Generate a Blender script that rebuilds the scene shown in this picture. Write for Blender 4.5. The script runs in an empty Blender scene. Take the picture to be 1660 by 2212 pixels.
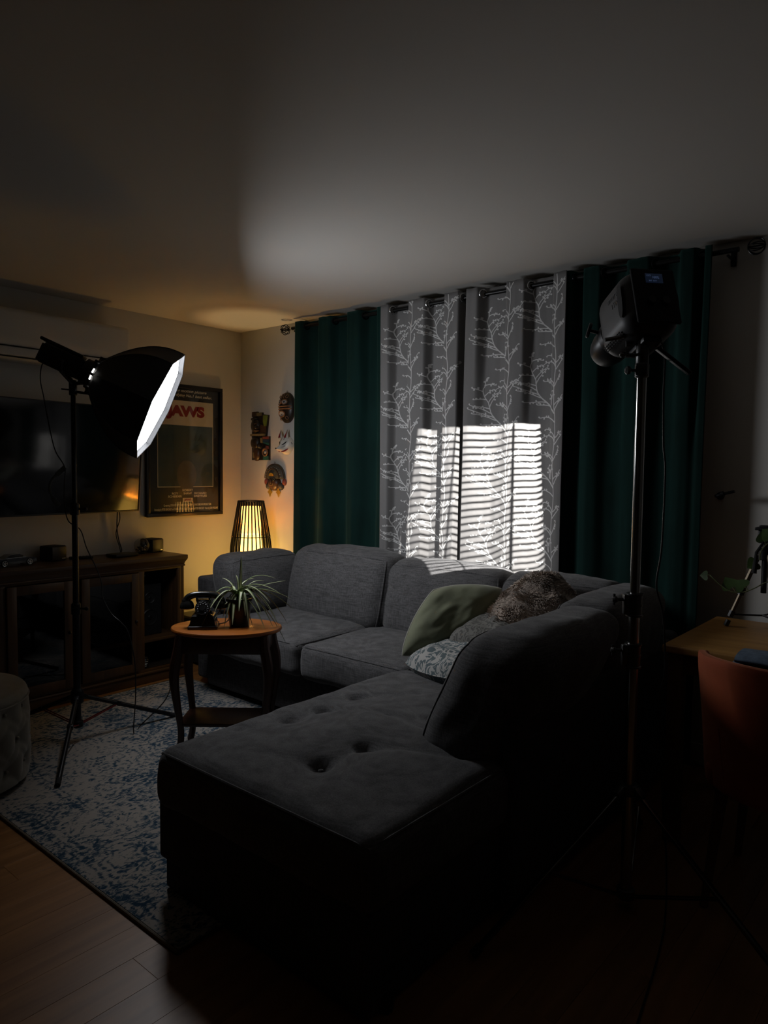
import bpy, math, random
from mathutils import Vector, Matrix, noise

SC = bpy.context.scene
COL = SC.collection
PI = math.pi
V = Vector

# ---------------------------------------------------------------- camera
def camera():
    yaw, pitch, roll = -0.700, -0.057, 0.011
    f = V((math.sin(yaw) * math.cos(pitch), math.cos(yaw) * math.cos(pitch), math.sin(pitch)))
    r = V((math.cos(yaw), -math.sin(yaw), 0.0))
    u = r.cross(f)
    c, s = math.cos(roll), math.sin(roll)
    R, U = r * c + u * s, u * c - r * s
    cam = bpy.data.cameras.new('camera')
    cam.sensor_fit = 'VERTICAL'
    cam.sensor_height = 24.0
    cam.lens = 24.0 * 1534.0 / 2212.0
    cam.clip_start = 0.02
    o = bpy.data.objects.new('camera', cam)
    m = Matrix.Identity(4)
    for i in range(3):
        m[i][0], m[i][1], m[i][2] = R[i], U[i], -f[i]
    m.translation = (4.444, -3.53, 1.381)
    o.matrix_world = m
    COL.objects.link(o)
    SC.camera = o
camera()

# ---------------------------------------------------------------- world, exposure, light strengths
w = bpy.data.worlds.new('world')
SC.world = w
w.use_nodes = True
w.node_tree.nodes['Background'].inputs['Color'].default_value = (0.5, 0.55, 0.6, 1)
w.node_tree.nodes['Background'].inputs['Strength'].default_value = 0.0
SC.view_settings.view_transform = 'Standard'
SC.view_settings.look = 'None'
SC.view_settings.gamma = 1.0
SC.view_settings.use_curve_mapping = False
SC.view_settings.exposure = 1.5
SC.cycles.sample_clamp_indirect = 2.5
SC.cycles.caustics_reflective = False
SOFTBOX_STRENGTH = 7.6        # front cloth of the softbox
LAMP_STRENGTH = 2.1           # paper tube of the corner lamp
LAMP_BULB_W = 12.0             # bulb inside the corner lamp
PROJECTOR_W = 300.0           # spot inside the pattern projector

# ---------------------------------------------------------------- materials
def _n(nt, t, **k):
    n = nt.nodes.new(t)
    for a, b in k.items():
        setattr(n, a, b)
    return n

def mat(name, col, rough=0.6, metal=0.0, var=None, bump=None, sheen=0.0, emit=None, coat=0.0,
        spec=0.5, trans=0.0, ior=1.45, col2=None, stretch=(1, 1, 1), sheen_tint=(1, 1, 1), weave=None):
    """principled material; var=(scale, amount) mottles colour, bump=(scale, strength, distance)"""
    m = bpy.data.materials.new(name)
    m.use_nodes = True
    nt = m.node_tree
    b = nt.nodes['Principled BSDF']
    b.inputs['Base Color'].default_value = (*col, 1)
    b.inputs['Roughness'].default_value = rough
    b.inputs['Metallic'].default_value = metal
    b.inputs['Specular IOR Level'].default_value = spec
    b.inputs['IOR'].default_value = ior
    b.inputs['Sheen Weight'].default_value = sheen
    b.inputs['Sheen Tint'].default_value = (*sheen_tint, 1)
    b.inputs['Coat Weight'].default_value = coat
    b.inputs['Transmission Weight'].default_value = trans
    if emit:
        b.inputs['Emission Color'].default_value = (*emit[0], 1)
        b.inputs['Emission Strength'].default_value = emit[1]
    tc = _n(nt, 'ShaderNodeTexCoord')
    mp = _n(nt, 'ShaderNodeMapping')
    mp.inputs['Scale'].default_value = stretch
    nt.links.new(tc.outputs['Object'], mp.inputs['Vector'])
    if var:
        nz = _n(nt, 'ShaderNodeTexNoise')
        nz.inputs['Scale'].default_value = var[0]
        nz.inputs['Detail'].default_value = 5
        nz.inputs['Roughness'].default_value = 0.6
        nt.links.new(mp.outputs['Vector'], nz.inputs['Vector'])
        cr = _n(nt, 'ShaderNodeValToRGB')
        c2 = col2 if col2 else tuple(min(1, c * (1 + var[1])) for c in col)
        c1 = col if col2 else tuple(c * (1 - var[1]) for c in col)
        cr.color_ramp.elements[0].position = 0.3
        cr.color_ramp.elements[0].color = (*c1, 1)
        cr.color_ramp.elements[1].position = 0.7
        cr.color_ramp.elements[1].color = (*c2, 1)
        nt.links.new(nz.outputs['Fac'], cr.inputs['Fac'])
        nt.links.new(cr.outputs['Color'], b.inputs['Base Color'])
    last = None
    if bump:
        nb = _n(nt, 'ShaderNodeTexNoise')
        nb.inputs['Scale'].default_value = bump[0]
        nb.inputs['Detail'].default_value = 4
        nt.links.new(mp.outputs['Vector'], nb.inputs['Vector'])
        bp = _n(nt, 'ShaderNodeBump')
        bp.inputs['Strength'].default_value = bump[1]
        bp.inputs['Distance'].default_value = bump[2] if len(bump) > 2 else 0.01
        nt.links.new(nb.outputs['Fac'], bp.inputs['Height'])
        last = bp
        nt.links.new(bp.outputs['Normal'], b.inputs['Normal'])
    if weave:   # slubby woven cloth: thread streaks in two directions
        mix = None
        for st in ((weave, weave, weave * 0.06), (weave * 0.07, weave * 0.07, weave)):
            mp2 = _n(nt, 'ShaderNodeMapping')
            mp2.inputs['Scale'].default_value = st
            nt.links.new(tc.outputs['Object'], mp2.inputs['Vector'])
            n2 = _n(nt, 'ShaderNodeTexNoise')
            n2.inputs['Scale'].default_value = 1.0
            n2.inputs['Detail'].default_value = 3
            nt.links.new(mp2.outputs['Vector'], n2.inputs['Vector'])
            if mix is None:
                mix = n2.outputs['Fac']
            else:
                ad = _n(nt, 'ShaderNodeMath', operation='ADD')
                nt.links.new(mix, ad.inputs[0])
                nt.links.new(n2.outputs['Fac'], ad.inputs[1])
                mix = ad.outputs[0]
        cr = _n(nt, 'ShaderNodeValToRGB')
        cr.color_ramp.elements[0].position = 0.38
        cr.color_ramp.elements[0].color = tuple(c * 0.55 for c in col) + (1,)
        cr.color_ramp.elements[1].position = 0.66
        cr.color_ramp.elements[1].color = tuple(min(1, c * 1.5) for c in col) + (1,)
        hf = _n(nt, 'ShaderNodeMath', operation='MULTIPLY')
        hf.inputs[1].default_value = 0.5
        nt.links.new(mix, hf.inputs[0])
        nt.links.new(hf.outputs[0], cr.inputs['Fac'])
        nt.links.new(cr.outputs['Color'], b.inputs['Base Color'])
        bp2 = _n(nt, 'ShaderNodeBump')
        bp2.inputs['Strength'].default_value = 0.35
        bp2.inputs['Distance'].default_value = 0.002
        nt.links.new(hf.outputs[0], bp2.inputs['Height'])
        if last:
            nt.links.new(last.outputs['Normal'], bp2.inputs['Normal'])
        nt.links.new(bp2.outputs['Normal'], b.inputs['Normal'])
    return m

def wood(name, c1, c2, rough=0.45, scale=6.0, grain_axis=1, bump=0.12, coat=0.0):
    m = bpy.data.materials.new(name)
    m.use_nodes = True
    nt = m.node_tree
    b = nt.nodes['Principled BSDF']
    b.inputs['Roughness'].default_value = rough
    b.inputs['Coat Weight'].default_value = coat
    tc = _n(nt, 'ShaderNodeTexCoord')
    oi = _n(nt, 'ShaderNodeObjectInfo')
    mp = _n(nt, 'ShaderNodeMapping')
    s = [scale * 5] * 3
    s[grain_axis] = scale * 0.35
    mp.inputs['Scale'].default_value = s
    nt.links.new(tc.outputs['Object'], mp.inputs['Vector'])
    ml = _n(nt, 'ShaderNodeVectorMath', operation='SCALE')
    ml.inputs[0].default_value = (37, 51, 23)
    nt.links.new(oi.outputs['Random'], ml.inputs['Scale'])
    nt.links.new(ml.outputs[0], mp.inputs['Location'])
    nz = _n(nt, 'ShaderNodeTexNoise')
    nz.inputs['Scale'].default_value = 1.0
    nz.inputs['Detail'].default_value = 6
    nz.inputs['Distortion'].default_value = 0.6
    nt.links.new(mp.outputs['Vector'], nz.inputs['Vector'])
    cr = _n(nt, 'ShaderNodeValToRGB')
    cr.color_ramp.elements[0].position = 0.3
    cr.color_ramp.elements[0].color = (*c1, 1)
    cr.color_ramp.elements[1].position = 0.72
    cr.color_ramp.elements[1].color = (*c2, 1)
    nt.links.new(nz.outputs['Fac'], cr.inputs['Fac'])
    # each piece a little lighter or darker than its neighbour
    hv = _n(nt, 'ShaderNodeHueSaturation')
    mr = _n(nt, 'ShaderNodeMapRange')
    mr.inputs['To Min'].default_value = 0.93
    mr.inputs['To Max'].default_value = 1.07
    nt.links.new(oi.outputs['Random'], mr.inputs['Value'])
    nt.links.new(mr.outputs['Result'], hv.inputs['Value'])
    nt.links.new(cr.outputs['Color'], hv.inputs['Color'])
    nt.links.new(hv.outputs['Color'], b.inputs['Base Color'])
    bp = _n(nt, 'ShaderNodeBump')
    bp.inputs['Strength'].default_value = bump
    bp.inputs['Distance'].default_value = 0.003
    nt.links.new(nz.outputs['Fac'], bp.inputs['Height'])
    nt.links.new(bp.outputs['Normal'], b.inputs['Normal'])
    return m

def emis(name, col, strength):
    m = bpy.data.materials.new(name)
    m.use_nodes = True
    nt = m.node_tree
    b = nt.nodes['Principled BSDF']
    b.inputs['Base Color'].default_value = (*[min(1, c * .8) for c in col], 1)
    b.inputs['Roughness'].default_value = 0.8
    b.inputs['Emission Color'].default_value = (*col, 1)
    b.inputs['Emission Strength'].default_value = strength
    return m

# ---------------------------------------------------------------- mesh building
class M:
    def __init__(self):
        self.v, self.f = [], []

    def add(self, vs, fs):
        k = len(self.v)
        self.v += [V(p) for p in vs]
        self.f += [tuple(i + k for i in q) for q in fs]
        return self

    def xf(self, m):
        self.v = [m @ p for p in self.v]
        return self

    def deform(self, fn):
        self.v = [V(fn(p)) for p in self.v]
        return self

    def box(self, lo, hi, r=0.003, k=1, m=None, mid=None, fn=None):
        lo, hi = V(lo), V(hi)
        c, h = (lo + hi) / 2, (hi - lo) / 2
        r = min(r, h.x * .98, h.y * .98, h.z * .98)
        mid = mid or (1, 1, 1)
        ax = []
        for i in range(3):
            a = []
            inn = h[i] - r
            for j in range(k):
                a.append(-h[i] + r * j / k)
            for j in range(mid[i] + 1):
                a.append(-inn + 2 * inn * j / mid[i])
            for j in range(1, k + 1):
                a.append(inn + r * j / k)
            ax.append(a)
        idx, vs, fs = {}, [], []
        def vid(p):
            key = (round(p[0], 6), round(p[1], 6), round(p[2], 6))
            if key in idx:
                return idx[key]
            q = V(p)
            n = V([max(-(h[i] - r), min(h[i] - r, q[i])) for i in range(3)])
            d = q - n
            if d.length > 1e-9:
                # which of the axes lie in the rounding zone
                q = n + d.normalized() * r
            if fn:
                q = V(fn(q))
            q = q + c
            if m:
                q = m @ q
            idx[key] = len(vs)
            vs.append(q)
            return idx[key]
        for d in range(3):
            a, b = (d + 1) % 3, (d + 2) % 3
            for sgn in (-1, 1):
                A, B = ax[a], ax[b]
                for i in range(len(A) - 1):
                    for j in range(len(B) - 1):
                        q = []
                        for (ii, jj) in ((i, j), (i + 1, j), (i + 1, j + 1), (i, j + 1)):
                            p = [0, 0, 0]
                            p[d] = sgn * h[d]
                            p[a], p[b] = A[ii], B[jj]
                            q.append(vid(p))
                        if sgn < 0:
                            q.reverse()
                        fs.append(tuple(q))
        return self.add(vs, fs)

    def grid(self, nu, nv, fn, cu=False, cv=False):
        vs = [fn(i / (nu if cu else nu - 1), j / (nv if cv else nv - 1)) for i in range(nu) for j in range(nv)]
        fs = []
        for i in range(nu if cu else nu - 1):
            for j in range(nv if cv else nv - 1):
                i2, j2 = (i + 1) % nu, (j + 1) % nv
                fs.append((i * nv + j, i2 * nv + j, i2 * nv + j2, i * nv + j2))
        return self.add(vs, fs)

    def tube(self, pts, r, n=8, closed=False, caps=True, sq=None):
        pts = [V(p) for p in pts]
        N = len(pts)
        rs = r if isinstance(r, (list, tuple)) else [r] * N
        t0 = (pts[1] - pts[0]).normalized()
        up = V((0, 0, 1)) if abs(t0.z) < 0.9 else V((1, 0, 0))
        nx = t0.cross(up).normalized()
        vs, fs = [], []
        for i, p in enumerate(pts):
            if closed:
                t = pts[(i + 1) % N] - pts[i - 1]
            else:
                t = pts[min(i + 1, N - 1)] - pts[max(i - 1, 0)]
            if t.length < 1e-9:
                t = t0
            t.normalize()
            nx = nx - t * nx.dot(t)
            if nx.length < 1e-6:
                nx = t.orthogonal()
            nx.normalize()
            ny = t.cross(nx)
            for j in range(n):
                a = 2 * PI * j / n
                ca, sa = math.cos(a), math.sin(a)
                vs.append(p + (nx * ca + ny * sa * (sq or 1.0)) * rs[i])
        for i in range(N if closed else N - 1):
            i2 = (i + 1) % N
            for j in range(n):
                j2 = (j + 1) % n
                fs.append((i * n + j, i * n + j2, i2 * n + j2, i2 * n + j))
        if caps and not closed:
            fs.append(tuple(reversed(range(n))))
            fs.append(tuple((N - 1) * n + j for j in range(n)))
        return self.add(vs, fs)

    def lathe(self, prof, n=24, m=None, caps=True):
        vs, fs = [], []
        for (r, z) in prof:
            for j in range(n):
                a = 2 * PI * j / n
                p = V((r * math.cos(a), r * math.sin(a), z))
                vs.append(m @ p if m else p)
        for i in range(len(prof) - 1):
            for j in range(n):
                j2 = (j + 1) % n
                fs.append((i * n + j, i * n + j2, (i + 1) * n + j2, (i + 1) * n + j))
        if caps:
            if prof[0][0] > 1e-5:
                fs.append(tuple(reversed(range(n))))
            if prof[-1][0] > 1e-5:
                k = (len(prof) - 1) * n
                fs.append(tuple(k + j for j in range(n)))
        return self.add(vs, fs)

    def prism(self, pts, z0, z1, m=None):
        """polygon pts in local xy, extruded in local z"""
        n = len(pts)
        vs = [V((x, y, z0)) for x, y in pts] + [V((x, y, z1)) for x, y in pts]
        if m:
            vs = [m @ p for p in vs]
        fs = [tuple(reversed(range(n))), tuple(range(n, 2 * n))]
        fs += [(i, (i + 1) % n, n + (i + 1) % n, n + i) for i in range(n)]
        return self.add(vs, fs)

    def torus(self, R, r, n=20, k=8, m=None):
        pts = [V((R * math.cos(2 * PI * i / n), R * math.sin(2 * PI * i / n), 0)) for i in range(n)]
        if m:
            pts = [m @ p for p in pts]
        return self.tube(pts, r, k, closed=True)

    def sphere(self, c, r, nu=16, nv=10, sc=(1, 1, 1), m=None):
        c = V(c)
        prof = []
        vs, fs = [], []
        for j in range(nv + 1):
            th = PI * j / nv
            for i in range(nu):
                a = 2 * PI * i / nu
                p = V((math.sin(th) * math.cos(a) * r * sc[0], math.sin(th) * math.sin(a) * r * sc[1], math.cos(th) * r * sc[2])) + c
                vs.append(m @ p if m else p)
        for j in range(nv):
            for i in range(nu):
                i2 = (i + 1) % nu
                fs.append((j * nu + i, (j + 1) * nu + i, (j + 1) * nu + i2, j * nu + i2))
        return self.add(vs, fs)

WM = {}
def frame(o, z, xh=(1, 0, 0)):
    z = V(z).normalized()
    x = V(xh)
    x = (x - z * x.dot(z)).normalized()
    y = z.cross(x)
    m = Matrix.Identity(4)
    for i in range(3):
        m[i][0], m[i][1], m[i][2] = x[i], y[i], z[i]
    m.translation = V(o)
    return m

def rotz(a, loc=(0, 0, 0)):
    return Matrix.Translation(V(loc)) @ Matrix.Rotation(a, 4, 'Z')

def tag(o, label=None, cat=None, group=None, kind=None):
    if label: o['label'] = label
    if cat: o['category'] = cat
    if group: o['group'] = group
    if kind: o['kind'] = kind
    return o

def thing(name, label, cat, loc, group=None, mw=None):
    o = bpy.data.objects.new(name, None)
    o.empty_display_size = 0.05
    COL.objects.link(o)
    m = mw if mw is not None else Matrix.Translation(V(loc))
    o.matrix_world = m
    WM[o.name] = m
    return tag(o, label, cat, group)

def mesh_of(name, m, material, smooth=40):
    me = bpy.data.meshes.new(name)
    me.from_pydata([tuple(p) for p in m.v], [], m.f)
    me.validate()
    if smooth:
        me.shade_smooth()
        me.set_sharp_from_angle(angle=math.radians(smooth))
    mats = material if isinstance(material, (list, tuple)) else [material]
    for x in mats:
        me.materials.append(x)
    return me

def obj(name, m, material, parent=None, loc=None, label=None, cat=None, group=None, kind=None, smooth=40):
    """world-space M -> one mesh object; children share their thing's origin"""
    if parent is not None:
        base = WM[parent.name]
    else:
        base = Matrix.Translation(V(loc if loc else (0, 0, 0)))
    inv = base.inverted()
    m.xf(inv)
    o = bpy.data.objects.new(name, mesh_of(name, m, material, smooth))
    COL.objects.link(o)
    if parent is not None:
        o.parent = parent
    else:
        o.matrix_world = base
    WM[o.name] = base
    return tag(o, label, cat, group, kind)

def copy_tree(o, delta, parent=None):
    c = o.copy()
    COL.objects.link(c)
    if parent is None:
        c.location = o.location + V(delta)
        WM[c.name] = Matrix.Translation(V(delta)) @ WM[o.name]
    else:
        c.parent = parent
        WM[c.name] = WM[parent.name]
    for ch in list(o.children):
        copy_tree(ch, delta, c)
    return c

def smoothstep(a, b, x):
    t = max(0.0, min(1.0, (x - a) / (b - a)))
    return t * t * (3 - 2 * t)

def bez(p, n=12):
    """catmull-rom through the points"""
    p = [V(q) for q in p]
    out = []
    for i in range(len(p) - 1):
        a, b, c, d = p[max(i - 1, 0)], p[i], p[i + 1], p[min(i + 2, len(p) - 1)]
        for k in range(n):
            t = k / n
            out.append(0.5 * ((2 * b) + (c - a) * t + (2 * a - 5 * b + 4 * c - d) * t * t + (3 * b - a - 3 * c + d) * t ** 3))
    out.append(p[-1])
    return out

def text_mesh(body, size, align='CENTER', shear=0.0, extrude=0.0004, spacing=1.0, offset=0.0, xscale=1.0):
    """text outline in local xy as an M"""
    cu = bpy.data.curves.new('text', 'FONT')
    cu.body = body
    cu.size = size
    cu.align_x = align
    cu.shear = shear
    cu.extrude = extrude
    cu.offset = offset
    cu.space_character = spacing
    cu.resolution_u = 4
    o = bpy.data.objects.new('text', cu)
    COL.objects.link(o)
    dg = bpy.context.evaluated_depsgraph_get()
    me = bpy.data.meshes.new_from_object(o.evaluated_get(dg))
    m = M().add([V((v.co.x * xscale, v.co.y, v.co.z)) for v in me.vertices], [tuple(p.vertices) for p in me.polygons])
    bpy.data.objects.remove(o)
    bpy.data.curves.remove(cu)
    bpy.data.meshes.remove(me)
    return m
# ================================================================= the room
RX, RY, RZ = 9.0, -10.0, 2.44
M_WALL = mat('wall_paint', (0.62, 0.60, 0.56), 0.85, bump=(140, 0.10, 0.004), spec=0.25)
M_CEIL = mat('ceiling_paint', (0.63, 0.61, 0.575), 0.9, bump=(120, 0.06, 0.003), spec=0.2)
M_TRIM = mat('trim_paint', (0.55, 0.52, 0.46), 0.5, var=(6, 0.06))
M_SUB = mat('subfloor', (0.05, 0.03, 0.02), 0.9)
M_PLANK = wood('floor_plank_wood', (0.21, 0.088, 0.024), (0.36, 0.165, 0.052), rough=0.42, scale=5, grain_axis=1, bump=0.07)

def structure(name, m, material, **k):
    return obj(name, m, material, kind='structure', **k)

floor = structure('floor', M().box((-.2, RY, -.12), (RX + .2, .2, -.0122), .001), M_PLANK)
structure('ceiling', M().box((-.2, RY - .1, RZ), (RX + .2, .2, RZ + .1), .001), M_CEIL)
structure('wall_left', M().box((-.12, RY, -.1), (0, .12, RZ), .001), M_WALL)
structure('wall_back', M().box((0, 0, -.1), (RX, .12, RZ), .001), M_WALL)
structure('wall_right', M().box((RX, RY, -.1), (RX + .12, .12, RZ), .001), M_WALL)
structure('wall_front', M().box((-.12, RY - .12, -.1), (RX + .12, RY, RZ), .001), M_WALL)
for nm, lo, hi in (('baseboard_left', (0, RY, 0), (.014, 0, .10)), ('baseboard_back', (.014, -.014, 0), (RX, 0, .10))):
    structure(nm, M().box(lo, hi, .004, 2), M_TRIM)

# floor boards, running from the camera side towards the window wall
random.seed(4)
PW, PL = 0.127, 1.30
plank_me = mesh_of('plank', M().box((-PW / 2 + .0003, -PL / 2 + .0003, -.012), (PW / 2 - .0003, PL / 2 - .0003, 0), .0006), M_PLANK, 0)
x = PW / 2
while x < 6.2:
    y = -random.random() * PL
    while y > -5.2:
        if not (x < 0.35 and y < -1.2 and y > -2.0):
            o = bpy.data.objects.new('plank', plank_me)
            COL.objects.link(o)
            o.parent = floor
            o.location = (x, y, random.uniform(-.0004, 0))
        y -= PL
    x += PW

# ================================================================= rug
def rug_material():
    m = bpy.data.materials.new('rug_weave')
    m.use_nodes = True
    nt = m.node_tree
    b = nt.nodes['Principled BSDF']
    b.inputs['Roughness'].default_value = 0.95
    b.inputs['Specular IOR Level'].default_value = 0.1
    tc = _n(nt, 'ShaderNodeTexCoord')
    L = nt.links.new
    sep = _n(nt, 'ShaderNodeSeparateXYZ')
    L(tc.outputs['Object'], sep.inputs[0])

    def math_(op, a, bb, c=None):
        n = _n(nt, 'ShaderNodeMath', operation=op)
        for i, q in enumerate((a, bb, c)):
            if q is None:
                continue
            if isinstance(q, (int, float)):
                n.inputs[i].default_value = q
            else:
                L(q, n.inputs[i])
        return n.outputs[0]

    def noise_(sc, det=5, dist=0.0, stretch=(1, 1, 1), rough=0.6):
        mp = _n(nt, 'ShaderNodeMapping')
        mp.inputs['Scale'].default_value = stretch
        L(tc.outputs['Object'], mp.inputs['Vector'])
        n = _n(nt, 'ShaderNodeTexNoise')
        n.inputs['Scale'].default_value = sc
        n.inputs['Detail'].default_value = det
        n.inputs['Distortion'].default_value = dist
        n.inputs['Roughness'].default_value = rough
        L(mp.outputs[0], n.inputs['Vector'])
        return n.outputs['Fac']
    hx, hy = 1.15, 0.79
    ax = math_('ABSOLUTE', sep.outputs['X'], 0)
    ay = math_('ABSOLUTE', sep.outputs['Y'], 0)
    wob = math_('MULTIPLY', math_('SUBTRACT', noise_(9, 4), .5), .05)
    ex = math_('SUBTRACT', hx, ax)          # distance from the long edges
    ey = math_('SUBTRACT', hy, ay)
    edge = math_('ADD', math_('MINIMUM', ex, ey), wob)

    def band(c, wd):
        d = math_('ABSOLUTE', math_('SUBTRACT', edge, c), 0)
        return math_('SUBTRACT', 1.0, math_('SMOOTH_MIN', math_('DIVIDE', d, wd), 1.0, 0.2))
    lines = None
    for c, wd in ((.045, .012), (.235, .016), (.262, .008), (.07, .008)):
        q = band(c, wd)
        lines = q if lines is None else math_('MAXIMUM', lines, q)
    # medallions and scrollwork: rings of a voronoi cell pattern, warped
    vo = _n(nt, 'ShaderNodeTexVoronoi', feature='F1')
    vo.inputs['Scale'].default_value = 4.4
    wv = _n(nt, 'ShaderNodeVectorMath', operation='ADD')
    nv = _n(nt, 'ShaderNodeTexNoise')
    nv.inputs['Scale'].default_value = 14
    L(tc.outputs['Object'], nv.inputs['Vector'])
    sv = _n(nt, 'ShaderNodeVectorMath', operation='SCALE')
    sv.inputs['Scale'].default_value = 0.09
    L(nv.outputs['Color'], sv.inputs[0])
    L(tc.outputs['Object'], wv.inputs[0])
    L(sv.outputs[0], wv.inputs[1])
    L(wv.outputs[0], vo.inputs['Vector'])
    ring = math_('SINE', math_('MULTIPLY', vo.outputs['Distance'], 46), 0)
    ring = math_('MULTIPLY', math_('ADD', ring, 1), .5)
    blot = noise_(3.1, 3, 0.4)
    fine = noise_(46, 5, 1.6, (1.0, 0.55, 1), .68)
    fine2 = noise_(120, 3, 0.5, (1, .5, 1))
    # ink = where pattern is worn in
    ink = math_('MULTIPLY_ADD', ring, .13, math_('MULTIPLY', lines, .10))
    ink = math_('ADD', ink, math_('MULTIPLY', math_('SUBTRACT', blot, .5), .62))
    ink = math_('ADD', ink, math_('MULTIPLY', math_('SUBTRACT', fine, .5), 1.25))
    ink = math_('ADD', ink, math_('MULTIPLY', math_('SUBTRACT', fine2, .5), .25))
    cr = _n(nt, 'ShaderNodeValToRGB')
    e = cr.color_ramp.elements
    e[0].position, e[0].color = 0.0, (0.37, 0.335, 0.30, 1)
    e[1].position, e[1].color = 0.24, (0.024, 0.055, 0.092, 1)
    q = e.new(0.075); q.color = (0.31, 0.29, 0.265, 1)
    q = e.new(0.13); q.color = (0.10, 0.135, 0.165, 1)
    L(ink, cr.inputs['Fac'])
    L(cr.outputs['Color'], b.inputs['Base Color'])
    bp = _n(nt, 'ShaderNodeBump')
    bp.inputs['Strength'].default_value = .35
    bp.inputs['Distance'].default_value = .003
    L(noise_(330, 2), bp.inputs['Height'])
    L(bp.outputs[0], b.inputs['Normal'])
    return m
M_RUG = rug_material()
M_BIND = mat('rug_binding', (0.16, 0.135, 0.10), .9, var=(80, .25))
rx0, rx1, ry0, ry1 = .45, 2.75, -2.41, -.83
rug = thing('area_rug', 'worn cream and navy patterned rug under the chaise and side table', 'rug', ((rx0 + rx1) / 2, (ry0 + ry1) / 2, 0))
obj('pile', M().box((rx0 + .006, ry0 + .006, .0006), (rx1 - .006, ry1 - .006, .010), .002), M_RUG, rug)
obj('edge_binding', M().tube([(rx0, ry0, .006), (rx1, ry0, .006), (rx1, ry1, .006), (rx0, ry1, .006)], .0062, 8, closed=True), M_BIND, rug)

# ================================================================= air conditioner
M_ACW = mat('ac_plastic', (0.62, 0.60, 0.56), .5, bump=(60, .02))
M_DARK = mat('dark_gap', (0.02, 0.02, 0.02), .8)
ac = thing('air_conditioner', 'white wall-mounted split air conditioner above the television', 'air conditioner', (0, -1.5, 2.0))
def acf(p):
    q = V(p)
    if q.x > .02 and q.z < -.02:      # front swings back towards the bottom
        q.x -= .045 * smoothstep(-.02, -.14, q.z)
    return q
obj('body', M().box((0.002, -1.93, 2.0), (.205, -1.045, 2.285), .03, 4, mid=(3, 4, 10), fn=acf), M_ACW, ac)
obj('louver', M().box((.145, -1.845, 2.018), (.192, -1.10, 2.068), .004, 2), M_ACW, ac)
obj('louver_gap', M().box((.15, -1.85, 2.068), (.1952, -1.095, 2.0735), .001).box((.13, -1.85, 2.0125), (.176, -1.095, 2.0185), .001), M_DARK, ac)

# ================================================================= television
M_TVS = mat('tv_screen', (0.004, 0.0055, 0.0075), .12, spec=.6)
M_BEZ = mat('tv_bezel', (0.008, 0.008, 0.008), .4)
tvn = V((.990, .092, -.088)).normalized()
# build in an explicit frame: right edge at the origin, r towards the window wall
rgt = V((-.092, .995, 0)).normalized()
upv = tvn.cross(rgt).normalized()
if upv.z < 0:
    upv = -upv
TVF = Matrix.Identity(4)
for i in range(3):
    TVF[i][0], TVF[i][1], TVF[i][2] = rgt[i], upv[i], tvn[i]
TVF.translation = V((.085, -.91, 1.437))
tv = thing('television', 'large black flat television turned slightly from the wall above the wooden console', 'television', TVF @ V((-.61, -.345, 0)))
obj('cabinet', M().box((-1.225, -.345, -.045), (0, .345, -.002), .008, 2, m=TVF), M_BEZ, tv)
obj('screen', M().box((-1.218, -.335, -.004), (-.007, .339, .0), .001, m=TVF), M_TVS, tv)
bz = M()
for lo, hi in (((-1.225, -.345, -.002), (0, -.335, .003)), ((-1.225, .339, -.002), (0, .345, .003)), ((-1.225, -.345, -.002), (-1.218, .345, .003)), ((-.007, -.345, -.002), (0, .345, .003))):
    bz.box(lo, hi, .001, m=TVF)
obj('bezel', bz, M_BEZ, tv)
obj('wall_bracket', M().box((.002, -1.62, 1.30), (.02, -1.38, 1.56), .003).tube([(.02, -1.5, 1.43), (.125, -1.5, 1.43)], .025, 8), M_BEZ, tv)
M_CABLE = mat('black_cable', (0.012, 0.012, 0.012), .45)
tvc = obj('cable', M().tube(bez([(.05, -1.06, 1.16), (.045, -1.065, 1.08), (.03, -1.06, .98), (.035, -1.05, .9), (.06, -1.045, .835), (.10, -1.09, .818)]), .004, 6)
          .tube(bez([(.055, -1.07, 1.15), (.05, -1.05, 1.05), (.035, -1.07, .95), (.05, -1.055, .86), (.075, -1.06, .818)]), .0035, 6),
          M_CABLE, loc=(.06, -1.05, .812), label='pair of black cables hanging down the wall below the television corner', cat='cable')

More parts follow.
